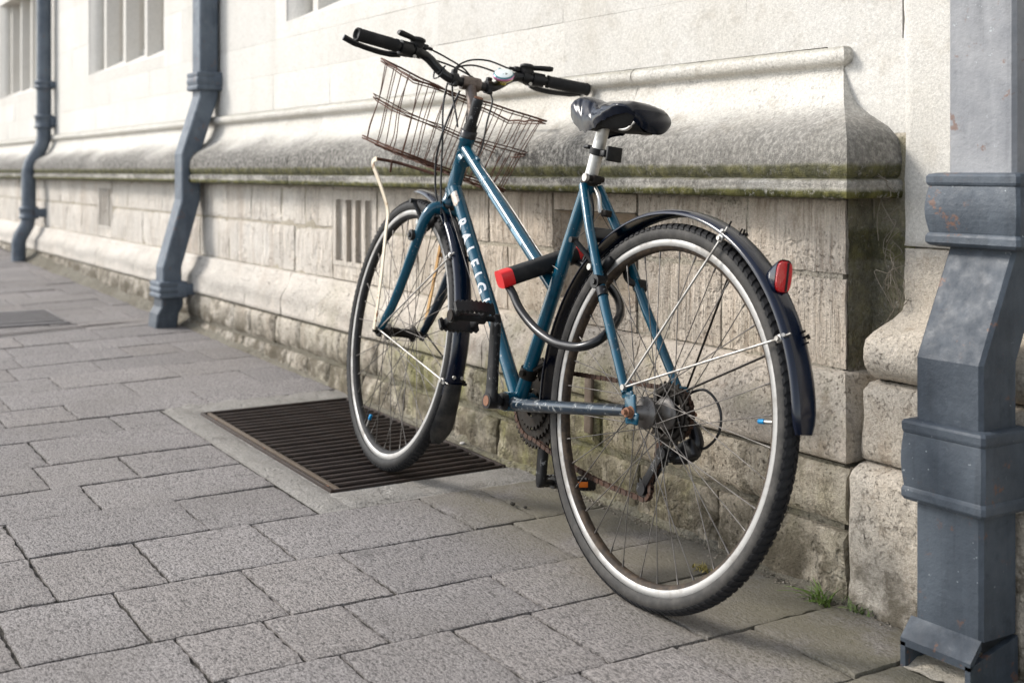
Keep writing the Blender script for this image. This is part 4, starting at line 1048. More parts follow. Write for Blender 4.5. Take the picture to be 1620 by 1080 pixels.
for s in (1, -1):
    gd = (along(s, .1)-along(s, 0)).normalized()
    m = MB(); L0, L1 = .022, .134
    def GP(u, v):
        a = 2*pi*v; t = L0+(L1-L0)*u; rr = .0152+.0012*(u > .93)+.0010*(u < .05)-.0004*sin(u*pi)
        if .1 < u < .9: rr += .0014*max(0, cos(a*16+0))*max(0, cos(u*2*pi*20))
        x_ = V((0, 0, 1)); y_ = gd.cross(x_).normalized()
        return along(s, t)+x_*rr*cos(a)+y_*rr*sin(a)
    m.grid(GP, 110, 48, True)
    # open end of the grip
    e0 = along(s, L1); e1 = along(s, L1-.02); x_ = V((0, 0, 1)); y_ = gd.cross(x_).normalized(); vs = []
    for (c, rr) in ((e0, .0162), (e0+gd*.0015, .0150), (e0+gd*.001, .0115), (e1, .0105), (e1, .0001)):
        vs += [c+x_*rr*cos(2*pi*k/24)+y_*rr*sin(2*pi*k/24) for k in range(24)]
    m.add(vs, [(i*24+k, i*24+(k+1) % 24, (i+1)*24+(k+1) % 24, (i+1)*24+k) for i in range(4) for k in range(24)], True)
    part(barset(m), 'grip', M['grip'], bar)
    # brake lever: clamp, perch, blade
    c0 = along(s, -.006)
    m = MB(); m.tube([along(s, -.016), along(s, .013)], .0172, 18); m.box(c0+V((.018, -.004*s, -.008)), (.030, .030, .018), None, 0, .005)
    m.tube([c0+V((.006, -.016*s, -.018)), c0+V((.006, -.016*s, .004))], .007, 10); m.tube([c0+V((.028, -.018*s, -.010)), c0+V((.026, -.040*s, -.006))], .005, 10)
    bl_ = part(barset(m), 'brake_lever', M['black'], bar)
    m = MB(); m.tube(spline([c0+V((.034, .000, -.012)), c0+V((.038, .030*s, -.017)), c0+V((.034, .070*s, -.017)), c0+V((.032, .115*s, -.012)), c0+V((.033, .148*s, -.003))], 6), [.0062]*6+[.0056]*6+[.0054]*6+[.0062]*7, 10, flat=(1.25, .8)); part(barset(m), 'blade', M['black_gloss'], bl_)
    m = MB(); m.tube([c0+V((-.010, -.020*s, -.016)), c0+V((-.012, -.020*s, -.016))], .0045, 10); part(barset(m), 'bolt', M['chrome'], bl_)
    # thumb shifter
    q = along(s, -.034)+V((0, 0, .012))
    m = MB(); m.tube([q+V((0, 0, -.006)), q+V((0, 0, .004)), q+V((0, 0, .012)), q+V((0, 0, .0125)), q+V((0, 0, .018)), q+V((0, 0, .0205))], [.013, .0175, .0175, .0195, .0195, .015], 20)
    m.box(q+V((.010, -.020*s, .004)), (.018, .026, .014), None, 0, .004); m.tube([q+V((.010, -.030*s, .004)), q+V((.012, -.045*s, .003))], .0045, 8); m.tube([along(s, -.042), along(s, -.026)], .0160, 16)
    sh_ = part(barset(m), 'shifter', M['black'], bar)
    m = MB(); m.tube([q+V((-.004, .006*s, .013)), q+V((-.014, .026*s, .016)), q+V((-.020, .052*s, .019)), q+V((-.022, .060*s, .020))], [.0085, .0085, .0095, .007], 12, flat=(1.0, .72)); part(barset(m), 'thumb_paddle', M['black'], sh_)
    m = MB(); m.tube([q+V((0, 0, .0205)), q+V((0, 0, .0218))], .0125, 18); part(barset(m), 'dial_face', M['dark_steel'] if s > 0 else M['steel'], sh_)
# basket clamps on the bar
for y in (.045, -.050):
    m = MB(); m.tube([BC+V((.001, y-.008, .002)), BC+V((.001, y+.008, .002))], .0168, 16); m.box(BC+V((.004, y, .018)), (.014, .014, .018), None, 0, .003); m.box(BC+V((-.012, y, -.010)), (.014, .012, .014), None, 0, .003)
    part(barset(m), 'basket_clamp', M['black'], bar)
m = MB(); m.tube([BC+V((-.013, .078, .028)), BC+V((-.004, .092, .006))], .0024, 6); m.tube(spline([BC+V((-.012, .080, .022)), BC+V((-.011, .088, .0)), BC+V((.008, .094, -.005)), BC+V((.022, .090, .012))], 4), .0022, 6); part(barset(m), 'cable_tie', M['cable'], bar)
# bell
BL = barset(MB().add([BC+V((-.016, -.080, .026))], [])).v[0]
BN = (Matrix.Rotation(radians(-32), 3, 'Y') @ Matrix.Rotation(radians(-22), 3, 'X')).to_4x4()
m = MB(); m.lathe([(.0002, -.002), (.014, -.001), (.021, .003), (.0255, .0085), (.0270, .0125), (.0262, .0165), (.0240, .0185)], 36, axis='z', closed=False); m.tube([(0, 0, -.012), (0, 0, 0)], .007, 10); m.box((.026, 0, .014), (.010, .008, .008), None, 0, .002)
bell = part(m, 'bell', M['gold']); bell.matrix_local = Matrix.Translation(V(BL)) @ BN
m = MB(); m.lathe([(.0241, .0184), (.0205, .0205), (.012, .0222), (.0001, .0228)], 36, axis='z', closed=False); part(m, 'bell_top', M['belltop'], bell)

# ---- seat post and saddle
pd = (V((.283, 0, .888))-STT).normalized()
m = MB(); m.tube([STT-pd*.02, V((.283, 0, .888))], .0134, 20); post = part(m, 'seat_post', M['alu'])
m = MB(); m.tube([STT-pd*.012, STT+pd*.008], .0182, 20); m.tube([STT+V((-.020, -.018, .0)), STT+V((-.020, .022, .0))], .0062, 12); m.box(STT+V((-.018, 0, -.002)), (.022, .022, .018), None, 0, .004)
part(m, 'seat_clamp', M['dark_steel'], frame)
m = MB(); m.tube([STT+V((-.020, .022, .0)), STT+V((-.020, .029, .0))], .0085, 14); part(m, 'clamp_bolt', M['chrome'], frame)
c = STT+pd*.058
m = MB(); m.tube([c-pd*.007, c+pd*.007], .0162, 20); m.box(c+V((-.024, -.004, -.004)), (.018, .020, .014), None, 0, .003); m.box(c+V((-.042, -.012, -.004)), (.007, .036, .030), None, 0, .002); m.box(c+V((.022, .008, .008)), (.020, .016, .008), None, 0, .003)
part(m, 'light_bracket', M['black'], post)
m = MB(); m.tube([V((.283, -.024, .889)), V((.283, .024, .889))], .0125, 16); m.tube([V((.283, .024, .889)), V((.283, .028, .889))], .0085, 12); m.tube([V((.283, -.034, .889)), V((.283, -.024, .889))], .0090, 6)
for s in (1, -1): m.tube([V((.283, .022*s-.004, .889)), V((.283, .022*s+.004, .889))], .0165, 14)
part(m, 'saddle_clamp', M['alu'], post)
SEC = [(.396, .012, .9180, .902), (.392, .020, .9260, .888), (.382, .0265, .9320, .876), (.362, .0310, .9345, .867), (.335, .0345, .9325, .861), (.308, .0390, .9275, .858), (.280, .0450, .9215, .859), (.252, .0530, .9180, .864), (.225, .0600, .9165, .870), (.200, .0650, .9165, .874), (.178, .0670, .9165, .875), (.160, .0650, .9140, .873), (.148, .0590, .9080, .869), (.141, .0500, .8990, .866)]
SEC = [(.281+(f-.283)*(.80 if f > .283 else .87), hw, zt+(.009 if f < .27 else .002), zb) for f, hw, zt, zb in SEC]
ZB = [.908, .902, .892, .876, .863, .858, .864, .876, .886, .892, .896, .898, .894, .888]
SEC = [(f, hw, zt, z_) for (f, hw, zt, _), z_ in zip(SEC, ZB)]
SY = Matrix.Translation(V((.283, 0, 0))) @ Matrix.Rotation(radians(11), 4, 'Z') @ Matrix.Translation(V((-.283, 0, 0)))
def syaw(mb): mb.v = [tuple(SY @ V(v)) for v in mb.v]; return mb
def interp(f):
    for a, b in zip(SEC[:-1], SEC[1:]):
        if b[0] <= f <= a[0]: t = (a[0]-f)/(a[0]-b[0]); return [a[i]+(b[i]-a[i])*t for i in range(4)]
    return list(SEC[-1] if f < SEC[-1][0] else SEC[0])
m = MB()
def SADP(u, v):
    f = SEC[0][0]-(SEC[0][0]-SEC[-1][0])*u; _, hw, zt, zb = interp(f); a = (v-.5)*2     # -1..1 across
    ang = a*2.05; x_ = sin(ang) if abs(ang) < pi/2 else math.copysign(1-.10*(abs(ang)-pi/2)/.48, ang)
    yy = hw*x_; k = 1-abs(a)
    drop = (1-cos(min(abs(ang), pi/2)))
    z = zt-drop*(zt-zb)*.62 if abs(ang) < pi/2 else zt-(zt-zb)*(.62+.38*(abs(ang)-pi/2)/.48)
    w = .0018*sin(34*f+11*a)*max(0, sin((.40-f)*9))*abs(a)+.0016*fr(f*1.3, yy, z, 38, 3)
    for fw_, aw in ((.335, .003), (.300, .0036), (.268, .0028), (.352, .002)):
        w -= aw*math.exp(-((f-fw_+.05*abs(a)-.018)/.0045)**2)*min(1, abs(a)*2.2)
    return (f, yy*(1+w*8), z+w*1.1)
m.grid(SADP, 66, 34, True)
saddle = part(syaw(m), 'saddle', M['vinyl'])
m = MB()
def SUN_(u, v):
    f = SEC[1][0]-(SEC[1][0]-SEC[-1][0])*u; _, hw, zt, zb = interp(f); y = hw*.90*(2*v-1); t_ = 2*v-1; k = min(1, max(0, (u-.40)/.22)); k = k*k*(3-2*k); low = zb+.006+(.8635-zb-.006)*k; return (f, y*(1-.06*k), low+(zb+.002-low)*abs(t_)**(2.2+2*k))
m.grid(SUN_, 30, 8, True)
def SRR(u, v):      # rear closing panel
    a = 2*u-1; _, hw, zt, zb = interp(SEC[-1][0]+.001); return (SEC[-1][0]+.001-.012*(1-a*a)-.004*sin(v*pi), hw*1.05*a, (.8625+.020*a*a)+(zt-.8625-.002-.024*a*a)*v)
part(syaw(m), 'underside', M['under'], saddle)
m = MB(); m.grid(SRR, 14, 8, True); part(syaw(m), 'rear_panel', M['vinyl'], saddle)
for s in (1, -1):
    m = MB(); m.tube(spline([(.368, .008*s, .884), (.345, .020*s, .880), (.310, .022*s, .884), (.255, .022*s, .882), (.220, .027*s, .870), (.190, .034*s, .868), (.165, .040*s, .882), (.155, .042*s, .892)], 5), .0036, 8); part(syaw(m), 'rail', M['alu'], saddle)

# ---- mudguards
def guard(name, c, a0, a1, R, half_w, mat, parent, xf=None, lip=.010, n=70, taper=0):
    mb = MB(); prof = []
    for k in range(13):
        t = -1+2*k/12; prof.append((half_w*t, lip*(1-t*t*t*t)-.0*t))
    inner = [(y*.93, z-.0016) for y, z in prof[::-1]]
    P = prof+inner; m_ = len(P); vs = []
    for i in range(n+1):
        a = radians(a0+(a1-a0)*i/n); tp = 1-(taper*max(0, 1-i/4) if taper else 0)-(.30*max(0, 1-(n-i)/2.2)**2 if taper == 0 else 0)
        for (y, z) in P: r_ = R+z*tp-lip; vs.append((c[0]+cos(a)*r_, c[1]+y*tp, c[2]+sin(a)*r_))
    mb.add(vs, [(i*m_+k, i*m_+(k+1) % m_, (i+1)*m_+(k+1) % m_, (i+1)*m_+k) for i in range(n) for k in range(m_)], True)
    mb.add(vs[:m_], [tuple(range(m_))], False); mb.add(vs[-m_:], [tuple(range(m_))[::-1]], False)
    if xf: mb = xf(mb)
    return part(mb, name, mat, parent)
rg = guard('rear_mudguard', (0, 0, RW), -8, 174.5, .3725, .0265, M['fender'], None)
def RP(a, r_, y=0): return V((r_*cos(radians(a)), y, RW+r_*sin(radians(a))))
def stay(p0, a, parent, centre=None, xf=None, sgn=1, mat='chrome'):
    m = MB(); pe = (RP(a, .3560, .0235*sgn)) if centre is None else centre+V((.3560*cos(radians(a)), .0245*sgn, .3560*sin(radians(a))))
    rad_ = (pe-(V((0, 0, RW)) if centre is None else centre)); rad_.y = 0; rad_.normalize()
    m.tube([p0, pe, pe+rad_*.022+V((0, -.004*sgn, 0))], [.0021, .0021, .0018], 8)
    if xf: xf(m)
    part(m, 'stay', M[mat], parent)
    m = MB(); m.box(pe-rad_*.0, (.013, .007, .013), Matrix.Rotation(-radians(a), 3, 'Y'), 0, .002); m.tube([pe+V((0, .0*sgn, 0)), pe+V((0, .008*sgn, 0))], .0042, 8); m.tube([pe+rad_*.012+V((0, .002*sgn, 0)), pe+rad_*.015+V((0, .006*sgn, 0))], .0032, 8)
    if xf: xf(m)
    part(m, 'stay_clip', M[mat], parent)
for s in (1, -1):
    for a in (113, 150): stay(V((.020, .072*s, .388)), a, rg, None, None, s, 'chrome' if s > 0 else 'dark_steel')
for s in (1, -1): m = MB(); m.tube([V((.020, .062*s, .388)), V((.020, .0775*s, .388))], .0056, 10); part(m, 'stay_bolt', M['chrome'], rg)
for a in (108, 113, 149, 152): m = MB(); m.tube([RP(a, .370, -.012), RP(a, .379, -.014)], .0018, 6); part(m, 'stay_end', M['dark_steel'], rg)
# rear reflector on its dark pod
ra = 133.5; Rn = RP(ra, .372)
m = MB()
def oval(k, n, h, w): 
    a = 2*pi*k/n; ca, sa = cos(a), sin(a); e = .62
    return (math.copysign(abs(ca)**e, ca)*w, math.copysign(abs(sa)**e, sa)*h)
rings = [(0.012, .012, .016, -.006), (-.002, .021, .022, .004), (-.016, .0275, .0255, .012), (-.020, .0280, .0260, .0130)]
n = 28; vs = []
for (dx, h, w_, up_) in rings:
    for k in range(n): y, z = oval(k, n, h, w_*.72); vs.append((Rn.x+dx, y, Rn.z+z+up_*.5))
m.add(vs, [(i*n+k, i*n+(k+1) % n, (i+1)*n+(k+1) % n, (i+1)*n+k) for i in range(3) for k in range(n)], True)
m.add(vs[:n], [tuple(range(n))], False)
refl = part(m, 'rear_reflector', M['fender'])
m = MB(); vs = []
for (dx, sc_) in ((-.0195, .93), (-.0225, .90), (-.0235, .80)):
    for k in range(n): y, z = oval(k, n, .0280*sc_, .0260*.72*sc_); vs.append((Rn.x+dx, y, Rn.z+z+.0065))
vs.append((Rn.x-.0242, 0, Rn.z+.0065))
m.add(vs, [(i*n+k, i*n+(k+1) % n, (i+1)*n+(k+1) % n, (i+1)*n+k) for i in range(2) for k in range(n)]+[(2*n+k, 2*n+(k+1) % n, 3*n) for k in range(n)], False)
part(m, 'lens', M['lens'], refl)
m = MB(); m.box((Rn.x-.0240, -.0045, Rn.z+.0065), (.0022, .0042, .048), None, 0, .0005); part(m, 'lens_rib', M['black'], refl)
# front mudguard, mud flap
cF = V((1.089, 0, RW))
fg = guard('front_mudguard', cF, 87, 196, .3725, .0225, M['fender'], None, steer, taper=.35)
for s in (1, -1):
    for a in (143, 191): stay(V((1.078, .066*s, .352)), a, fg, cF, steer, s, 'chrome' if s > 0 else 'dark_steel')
def flap():
    mb = MB(); n, k_ = 14, 12
    def P(u, v):
        a = radians(191+24*u); w = .0205+.0075*min(1, u*1.3)-(.015*max(0, (u-.70)/.30)**2); t = 2*v-1
        r_ = .366+.012*(1-t*t*t*t)*(1-.55*u)+.012*u
        return cF+V((r_*cos(a), w*t, r_*sin(a)))
    mb.grid(P, n, k_, True); mb.grid(lambda u, v: P(u, v)*.9955+cF*.0045, n, k_, True); return part(steer(mb), 'mud_flap', M['flap'], fg)
flap()
for (a, y) in ((188.5, .008), (188.5, -.012), (193, .002)):
    m = MB(); q = cF+V((.3745*cos(radians(a)), y, .3745*sin(radians(a)))); m.tube([q*1.0, q+V((cos(radians(a))*.003, 0, sin(radians(a))*.003))], .0042, 10); part(steer(m), 'rivet', M['alu'], fg)

# ---- brakes
def brake(boss, top, pad, parent_name, xf, s, rear):
    m = MB(); m.tube([boss+V((0, -.006*s, 0)), boss+V((0, .012*s, 0))], .0135, 14); m.tube([boss+V((0, .012*s, 0)), boss+V((0, .016*s, 0))], .0065, 6)
    m.tube(spline([boss, boss+(pad-boss)*.6+V((0, .010*s, 0)), top], 5), [.0095]*4+[.008]*4+[.0062]*3, 10, flat=(1, .75))
    m.tube([top+V((0, -.006*s, 0)), top+V((0, .010*s, 0))], .0060, 10)
    if xf: xf(m)
    b = part(m, 'brake_arm', M['black'])
    m = MB(); dr_ = (top-boss); dr_.y = 0; t_ = V((-dr_.z, 0, dr_.x)).normalized()
    if rear: t_ = V((-.70, 0, .71))
    cpt = V((pad.x, .018*s, pad.z)); m.tube([cpt-t_*.030, cpt-t_*.026, cpt+t_*.026, cpt+t_*.030], [.006, .0085, .0085, .006], 12)
    if xf: xf(m)
    part(m, 'brake_pad', M['grip'], b)
    m = MB(); m.tube([cpt, cpt+V((0, .034*s, 0))], .0048, 10); m.tube([cpt+V((0, .030*s, 0)), cpt+V((0, .038*s, 0))], .0068, 8)
    if xf: xf(m)
    part(m, 'pad_bolt', M['chrome'], b)
for s in (1, -1): brake(V((.170, .048*s, .566)), V((.245, .066*s, .640)), V((.200, 0, .592)), '', None, s, True)
for s in (1, -1): brake(V((.936, .066*s, .600)), V((.985, .060*s, .684)), V((.958, 0, .634)), '', steer, s, False)

# ---- drivetrain
m = MB(); m.tube([(.4765, -.060, .281), (.4765, .060, .281)], .009, 12)
for s in (1, -1): m.tube([(.4765, s*.0365, .281), (.4765, s*.046, .281)], [.0195, .018], 18)
bbp = part(m, 'bottom_bracket', M['black_gloss'])
def crank(s, sgn, dx=0):
    m = MB(); a, b = V((.4765+dx*0, .070*s, .281)), V((.4765+dx+.002, .082*s, .281+.172*sgn))
    d = (b-a); R_ = Matrix.Identity(3)
    n_ = 18; vs = []
    for i in range(n_+1):
        t = -.06+1.12*i/n_; c_ = a+d*t; wv = .0160-.0035*min(1, max(0, t*1.3)); th = .0085
        if t < .08: wv, th = .0168*sqrt(max(.05, 1-((.03-t)/.10)**2)) if t < .03 else .0168, .0105
        if t > .92: wv = .0125*sqrt(max(.03, 1-((t-.97)/.095)**2)) if t > .97 else .0125; 
        for (ex, ey) in ((-1, -.7), (-.7, -1), (.7, -1), (1, -.7), (1, .7), (.7, 1), (-.7, 1), (-1, .7)): vs.append(c_+V((wv*ex, th*ey, 0)))
    m.add(vs, [(i*8+k, i*8+(k+1) % 8, (i+1)*8+(k+1) % 8, (i+1)*8+k) for i in range(n_) for k in range(8)], True)
    m.add(vs[:8], [tuple(range(8))], False); m.add(vs[-8:], [tuple(range(8))[::-1]], False)
    m.tube([a-V((0, .016*s, 0)), a+V((0, .0125*s, 0))], .0165, 20)
    cr = part(m, 'crank', M['crank'])
    m = MB(); m.tube([a+V((0, .0122*s, 0)), a+V((0, .0136*s, 0))], .0112, 18); part(m, 'crank_bolt', M['rust_bolt'], cr)
    # pedal
    m = MB(); P0 = b+V((0, .012*s, 0)); y0, y1 = .018, .098
    m.tube([b, P0+V((0, y0*s, 0))], .0068, 10); m.tube([P0+V((0, y0*s, 0)), P0+V((0, (y0+.010)*s, 0)), P0+V((0, (y0+.016)*s, 0)), P0+V((0, (y1-.016)*s, 0)), P0+V((0, (y1-.010)*s, 0)), P0+V((0, y1*s, 0))], [.0135, .0135, .0095, .0105, .0150, .0150], 16)
    for e in (1, -1):        # cross webs carrying the cages
        for yy in (y0+.010, y1-.006): m.box(P0+V((e*.020, yy*s, 0)), (.034, .010, .017), None, 0, .003)
    PR = Matrix.Translation(P0) @ Matrix.Rotation(radians(36 if s > 0 else 8), 4, 'Y') @ Matrix.Translation(-P0)
    def pit_(q): q.v = [tuple(PR @ V(v)) for v in q.v]; return q
    pe = part(pit_(m), 'pedal', M['black'], cr)
    for e in (1, -1):        # toothed cages front and back
        c_ = MB(); L = y1-y0+.012; nT = 9; vs = []; ya = y0-.004
        for i in range(nT*4+1):
            t = i/(nT*4); ph = (i % 4); th = .0032 if ph in (1, 2) else 0
            bow = .006*sin(pi*t)
            for (ex, ez) in ((-.0045, -.0105-th), (.0045, -.0105-th), (.0045, .0105+th), (-.0045, .0105+th)): vs.append(P0+V((e*(.036+bow)+ex, (ya+L*t)*s, ez)))
        N_ = nT*4
        c_.add(vs, [(i*4+k, i*4+(k+1) % 4, (i+1)*4+(k+1) % 4, (i+1)*4+k) for i in range(N_) for k in range(4)]+[(0, 1, 2, 3), (N_*4+3, N_*4+2, N_*4+1, N_*4)], False)
        c_.v = [tuple(v) for v in c_.v]; co = part(pit_(c_), 'pedal_cage', M['black'], cr)
        r_ = MB(); r_.box(P0+V((e*.0475, (y0+.044)*s, 0)), (.002, .034, .012), None, 0, .0008); part(pit_(r_), 'pedal_reflector', M['amber'], cr) if (s < 0 or e > 0) else None
    m = MB(); m.tube([P0+V((0, y1*s, 0)), P0+V((0, (y1+.0025)*s, 0))], .0125, 18); part(m, 'dust_cap', M['dark_steel'], cr)
crank(1, 1, .0); crank(-1, -1, 0)
def sprocket(mb, c, y, R, nt, hole, th=.0018, arms=0, ah=.010):
    prof = []; n = nt*4
    for i in range(n): prof.append((2*pi*i/n, R+(.0042 if i % 4 in (1, 2) else -.0030)))
    vs = []
    for yy in (y-th, y+th):
        vs += [(c[0]+r_*cos(a), yy, c[2]+r_*sin(a)) for a, r_ in prof]; vs += [(c[0]+hole*cos(a), yy, c[2]+hole*sin(a)) for a, r_ in prof]
    A, B_, C_, D_ = 0, n, 2*n, 3*n; fs = []
    for i in range(n):
        j = (i+1) % n; fs += [(A+i, A+j, B_+j, B_+i), (C_+i, D_+i, D_+j, C_+j), (A+i, C_+i, C_+j, A+j), (B_+i, B_+j, D_+j, D_+i)]
    mb.add(vs, fs, False)
    for k in range(arms):
        a = 2*pi*k/arms+.5; mb.box((c[0]+cos(a)*hole*.5, y, c[2]+sin(a)*hole*.5), (hole+.004, th*2.4, ah*2), Matrix.Rotation(-a, 3, 'Y'), 0, .002)
cc = (.4765, 0, .281)
m = MB(); sprocket(m, cc, -.047, .0935, 46, .072, .002); cr0 = part(m, 'chainring', M['dark_steel'])
m = MB(); sprocket(m, cc, -.0405, .0740, 36, .058, .002, 5, .013); part(m, 'middle_ring', M['dark_steel'], cr0)
m = MB(); sprocket(m, cc, -.0345, .0540, 26, .030, .0018, 5, .010); part(m, 'inner_ring', M['dark_steel'], cr0)
m = MB()
for k, (R_, nt) in enumerate(((.0560, 28), (.0490, 24), (.0425, 21), (.0375, 18), (.0325, 16), (.0285, 14))): sprocket(m, (0, 0, RW), -.0205-.0056*k, R_, nt, R_*.62 if k else .040, .0013, 5 if k == 0 else 0, .008)
part(m, 'cassette', M['dark_steel'], rwheel).location = (0, 0, -RW)
m = MB(); m.lathe([(.040, -.0165), (.049, -.0165), (.049, -.0178), (.040, -.0178)], 36); part(m, 'spoke_guard', M['dark_steel'], rwheel)
# derailleur
J1, J2 = V((.024, -.041, .270)), V((.070, -.041, .194))
m = MB(); m.tube([(0.004, -.066, .330), (.004, -.082, .330)], .011, 12)
m.tube(spline([(.004, -.080, .330), (-.012, -.084, .300), (-.006, -.078, .272), (.020, -.060, .262)], 5), [.013]*5+[.014]*5+[.012]*6, 12); m.box((-.004, -.074, .282), (.046, .024, .036), Matrix.Rotation(.5, 3, 'Y'), 0, .006); m.box((.022, -.054, .268), (.030, .030, .026), None, 0, .006)
der = part(m, 'rear_derailleur', M['black_gloss'])
m = MB()
for y in (-.0335, -.0485):
    d = (J2-J1); L = d.length; m.box(V(((J1.x+J2.x)/2, y, (J1.z+J2.z)/2)), (L+.012, .0022, .017), Matrix.Rotation(-atan2(d.z, d.x), 3, 'Y'), 0, .001)
    for J in (J1, J2): m.tube([V((J.x, y-.002, J.z)), V((J.x, y+.002, J.z))], .0125, 12)
part(m, 'cage', M['crank'], der)
m = MB(); sprocket(m, J1, -.041, .0185, 11, .004, .0022); part(m, 'jockey_wheel', M['black'], der)
m = MB(); sprocket(m, J2, -.041, .0185, 11, .004, .0022); part(m, 'jockey_wheel', M['black'], der)
m = MB(); m.tube(spline([(.06, -.071, .352), (.0, -.080, .392), (-.030, -.088, .392), (-.058, -.092, .365), (-.060, -.092, .325), (-.035, -.088, .294), (-.010, -.084, .290)], 7), .0026, 8); part(m, 'cable', M['cable'], der)
m = MB(); m.tube([BB+(STT-BB)*.115, BB+(STT-BB)*.155], .0190, 18); q = BB+(STT-BB)*.135
m.tube([q+V((-.006, .010, 0)), q+V((-.012, .026, 0))], .0062, 10); m.box(q+V((-.030, -.022, .004)), (.030, .020, .024), None, 0, .005); m.box(q+V((-.034, -.046, .018)), (.060, .014, .020), Matrix.Rotation(.2, 3, 'Y'), 0, .004); m.tube([q+V((-.020, .000, .008)), q+V((-.040, -.020, .030))], .005, 8)
part(m, 'front_derailleur', M['dark_steel'])
# chain
def chain():
    R1, R2 = .076, .045
    yq = -.0405; yr = -.0375; A = V((cc[0], 0, cc[2])); Rr = V((0, 0, RW)); path = []
    for k in range(26): a = radians(98-(98+98)*k/25); path.append(V((A.x+R1*cos(a), yq, A.z+R1*sin(a))))    # round the front of the ring
    d = V((J2.x, -.041, J2.z)); low = path[-1]
    for k in range(1, 30): t = k/30; p = low.lerp(d+V((.010, 0, -.0205)), t); path.append(p-V((0, 0, .012*sin(pi*t))))
    for k in range(8): a = radians(-70-165*k/7); path.append(J2+V((.0205*cos(a), 0, .0205*sin(a))))
    for k in range(1, 7): path.append((J2+V((.0205*cos(radians(125)), 0, .0205*sin(radians(125))))).lerp(J1+V((.0205*cos(radians(-55)), 0, .0205*sin(radians(-55)))), k/7))
    for k in range(8): a = radians(-55+120*k/7); path.append(J1+V((.0205*cos(a), 0, .0205*sin(a))))
    for k in range(14): a = radians(-50-210*k/13); path.append(V((Rr.x+R2*cos(a), yr, Rr.z+R2*sin(a))))
    s_, e_ = path[-1], path[0]
    for k in range(1, 28): path.append(s_.lerp(e_, k/28))
    # resample at half pitch
    P = path+[path[0]]; out = [P[0]]; step = .0092; acc = 0
    for a, b in zip(P[:-1], P[1:]):
        L = (b-a).length; t = step-acc
        while t <= L: out.append(a+(b-a)*(t/L)); t += step
        acc = L-(t-step)
    m = MB()
    for i in range(0, len(out)-1):
        a, b = out[i], out[i+1]; c = (a+b)/2; d = b-a; w = .0042 if i % 2 else .0028
        ang = atan2(d.z, d.x)
        for s in (1, -1): m.box(c+V((0, s*w, 0)), (.0125, .0013, .0088 if i % 2 else .0078), Matrix.Rotation(-ang, 3, 'Y'))
        m.tube([a+V((0, -.0045, 0)), a+V((0, .0045, 0))], .0035, 6)
    return tag(part(m, 'chain', M['chain']), None, None, None, 'stuff')
chain()

# ---- cables
def cab(pts, r=.0024, mat='cable', n='cable'): m = MB(); m.tube(spline(pts, 8), r, 8); return part(m, n, M[mat])
def bp(x, y, z): return V(barset(MB().add([(x, y, z)], [])).v[0])
cab([bp(.898, .106, 1.047), bp(.915, .06, 1.040), bp(.925, .0, 1.022), bp(.930, -.035, .985), V((.925, -.030, .93)), V((.905, -.022, .86)), V((.885, -.020, .80))])
cab([bp(.916, .135, 1.024), bp(.930, .085, 1.030), bp(.930, .02, 1.022), bp(.925, -.045, 1.000), bp(.905, -.075, .965), V((.865, -.055, .90)), V((.830, -.030, .835)), V((.800, -.004, .800))])
cab([bp(.898, -.106, 1.047), bp(.920, -.05, 1.058), bp(.935, .0, 1.045), bp(.930, .035, 1.005), V((.915, .045, .93)), V((.905, .040, .84)), V((.905, .030, .74)), V((.890, .026, .66))])
cab([bp(.916, -.135, 1.024), bp(.930, -.085, 1.036), bp(.935, -.02, 1.040), bp(.925, .030, 1.015), bp(.905, .034, .960), V((.872, .028, .90)), V((.862, .026, .874))])
cab([bp(.890, .022, .965), V((.900, .034, .90)), V((.905, .046, .84)), V((.925, .040, .78)), V((.918, .030, .70)), V((.880, .022, .66)), V((.865, .020, .625))], .0028)
cab([V((.790, .0, .798)), V((.60, .004, .692)), V((.45, .004, .598)), V((.36, .02, .575))], .0009, 'chrome', 'inner_cable')
cab([V((.862, .021, .676)), V((.72, .019, .521)), V((.60, .018, .389)), V((.52, .016, .302))], .0009, 'steel', 'inner_cable')
cab([V((.300, -.004, .752)), V((.276, .0, .735)), V((.268, .0, .716)), V((.262, .0, .700))], .0046, 'alu', 'cable_hanger')
cab([V((.262, .0, .700)), V((.255, .030, .665)), V((.245, .066, .640))], .0008, 'steel', 'straddle_wire')
cab([V((.262, .0, .700)), V((.255, -.030, .665)), V((.245, -.066, .640))], .0008, 'steel', 'straddle_wire')
cab([V((.293, .006, .735)), V((.288, .0, .70)), V((.286, .0, .64)), V((.30, .0, .60))], .0028)
m = MB(); m.box((.252, -.008, .700), (.016, .018, .014), None, 0, .003); part(m, 'cable_yoke', M['dark_steel'])

# ---- wire basket (rusty, bent out of shape) and its stays
RLt, RRt, FRt, FLt = V((.958, .113, .979)), V((.905, -.250, .931)), V((1.10, -.256, .935)), V((1.150, .118, 1.040))
RLb, RRb, FRb, FLb = V((.985, .115, .797)), V((.930, -.165, .738)), V((1.08, -.190, .742)), V((1.150, .143, .830))
rr = random.Random(12)
def bil(c0, c1, c2, c3, u, v): return c0.lerp(c1, u).lerp(c3.lerp(c2, u), v)
def wob(p, a=.003): return p+V((a*nz(p.x, p.y, p.z, 30), a*nz(p.y, p.z, p.x, 30), a*nz(p.z, p.x, p.y, 30)))
def rimloop(t, sag=.0):
    c = [RLb.lerp(RLt, t), RRb.lerp(RRt, t), FRb.lerp(FRt, t), FLb.lerp(FLt, t)]; pts = []
    for i in range(4):
        for k in range(7): pts.append(wob(c[i].lerp(c[(i+1) % 4], k/7), .004)+V((0, 0, sag*sin(pi*k/7))))
    return pts
m = MB(); m.tube(rimloop(1.0), .0026, 8, closed=True); bk_ = part(m, 'basket', M['rust'])
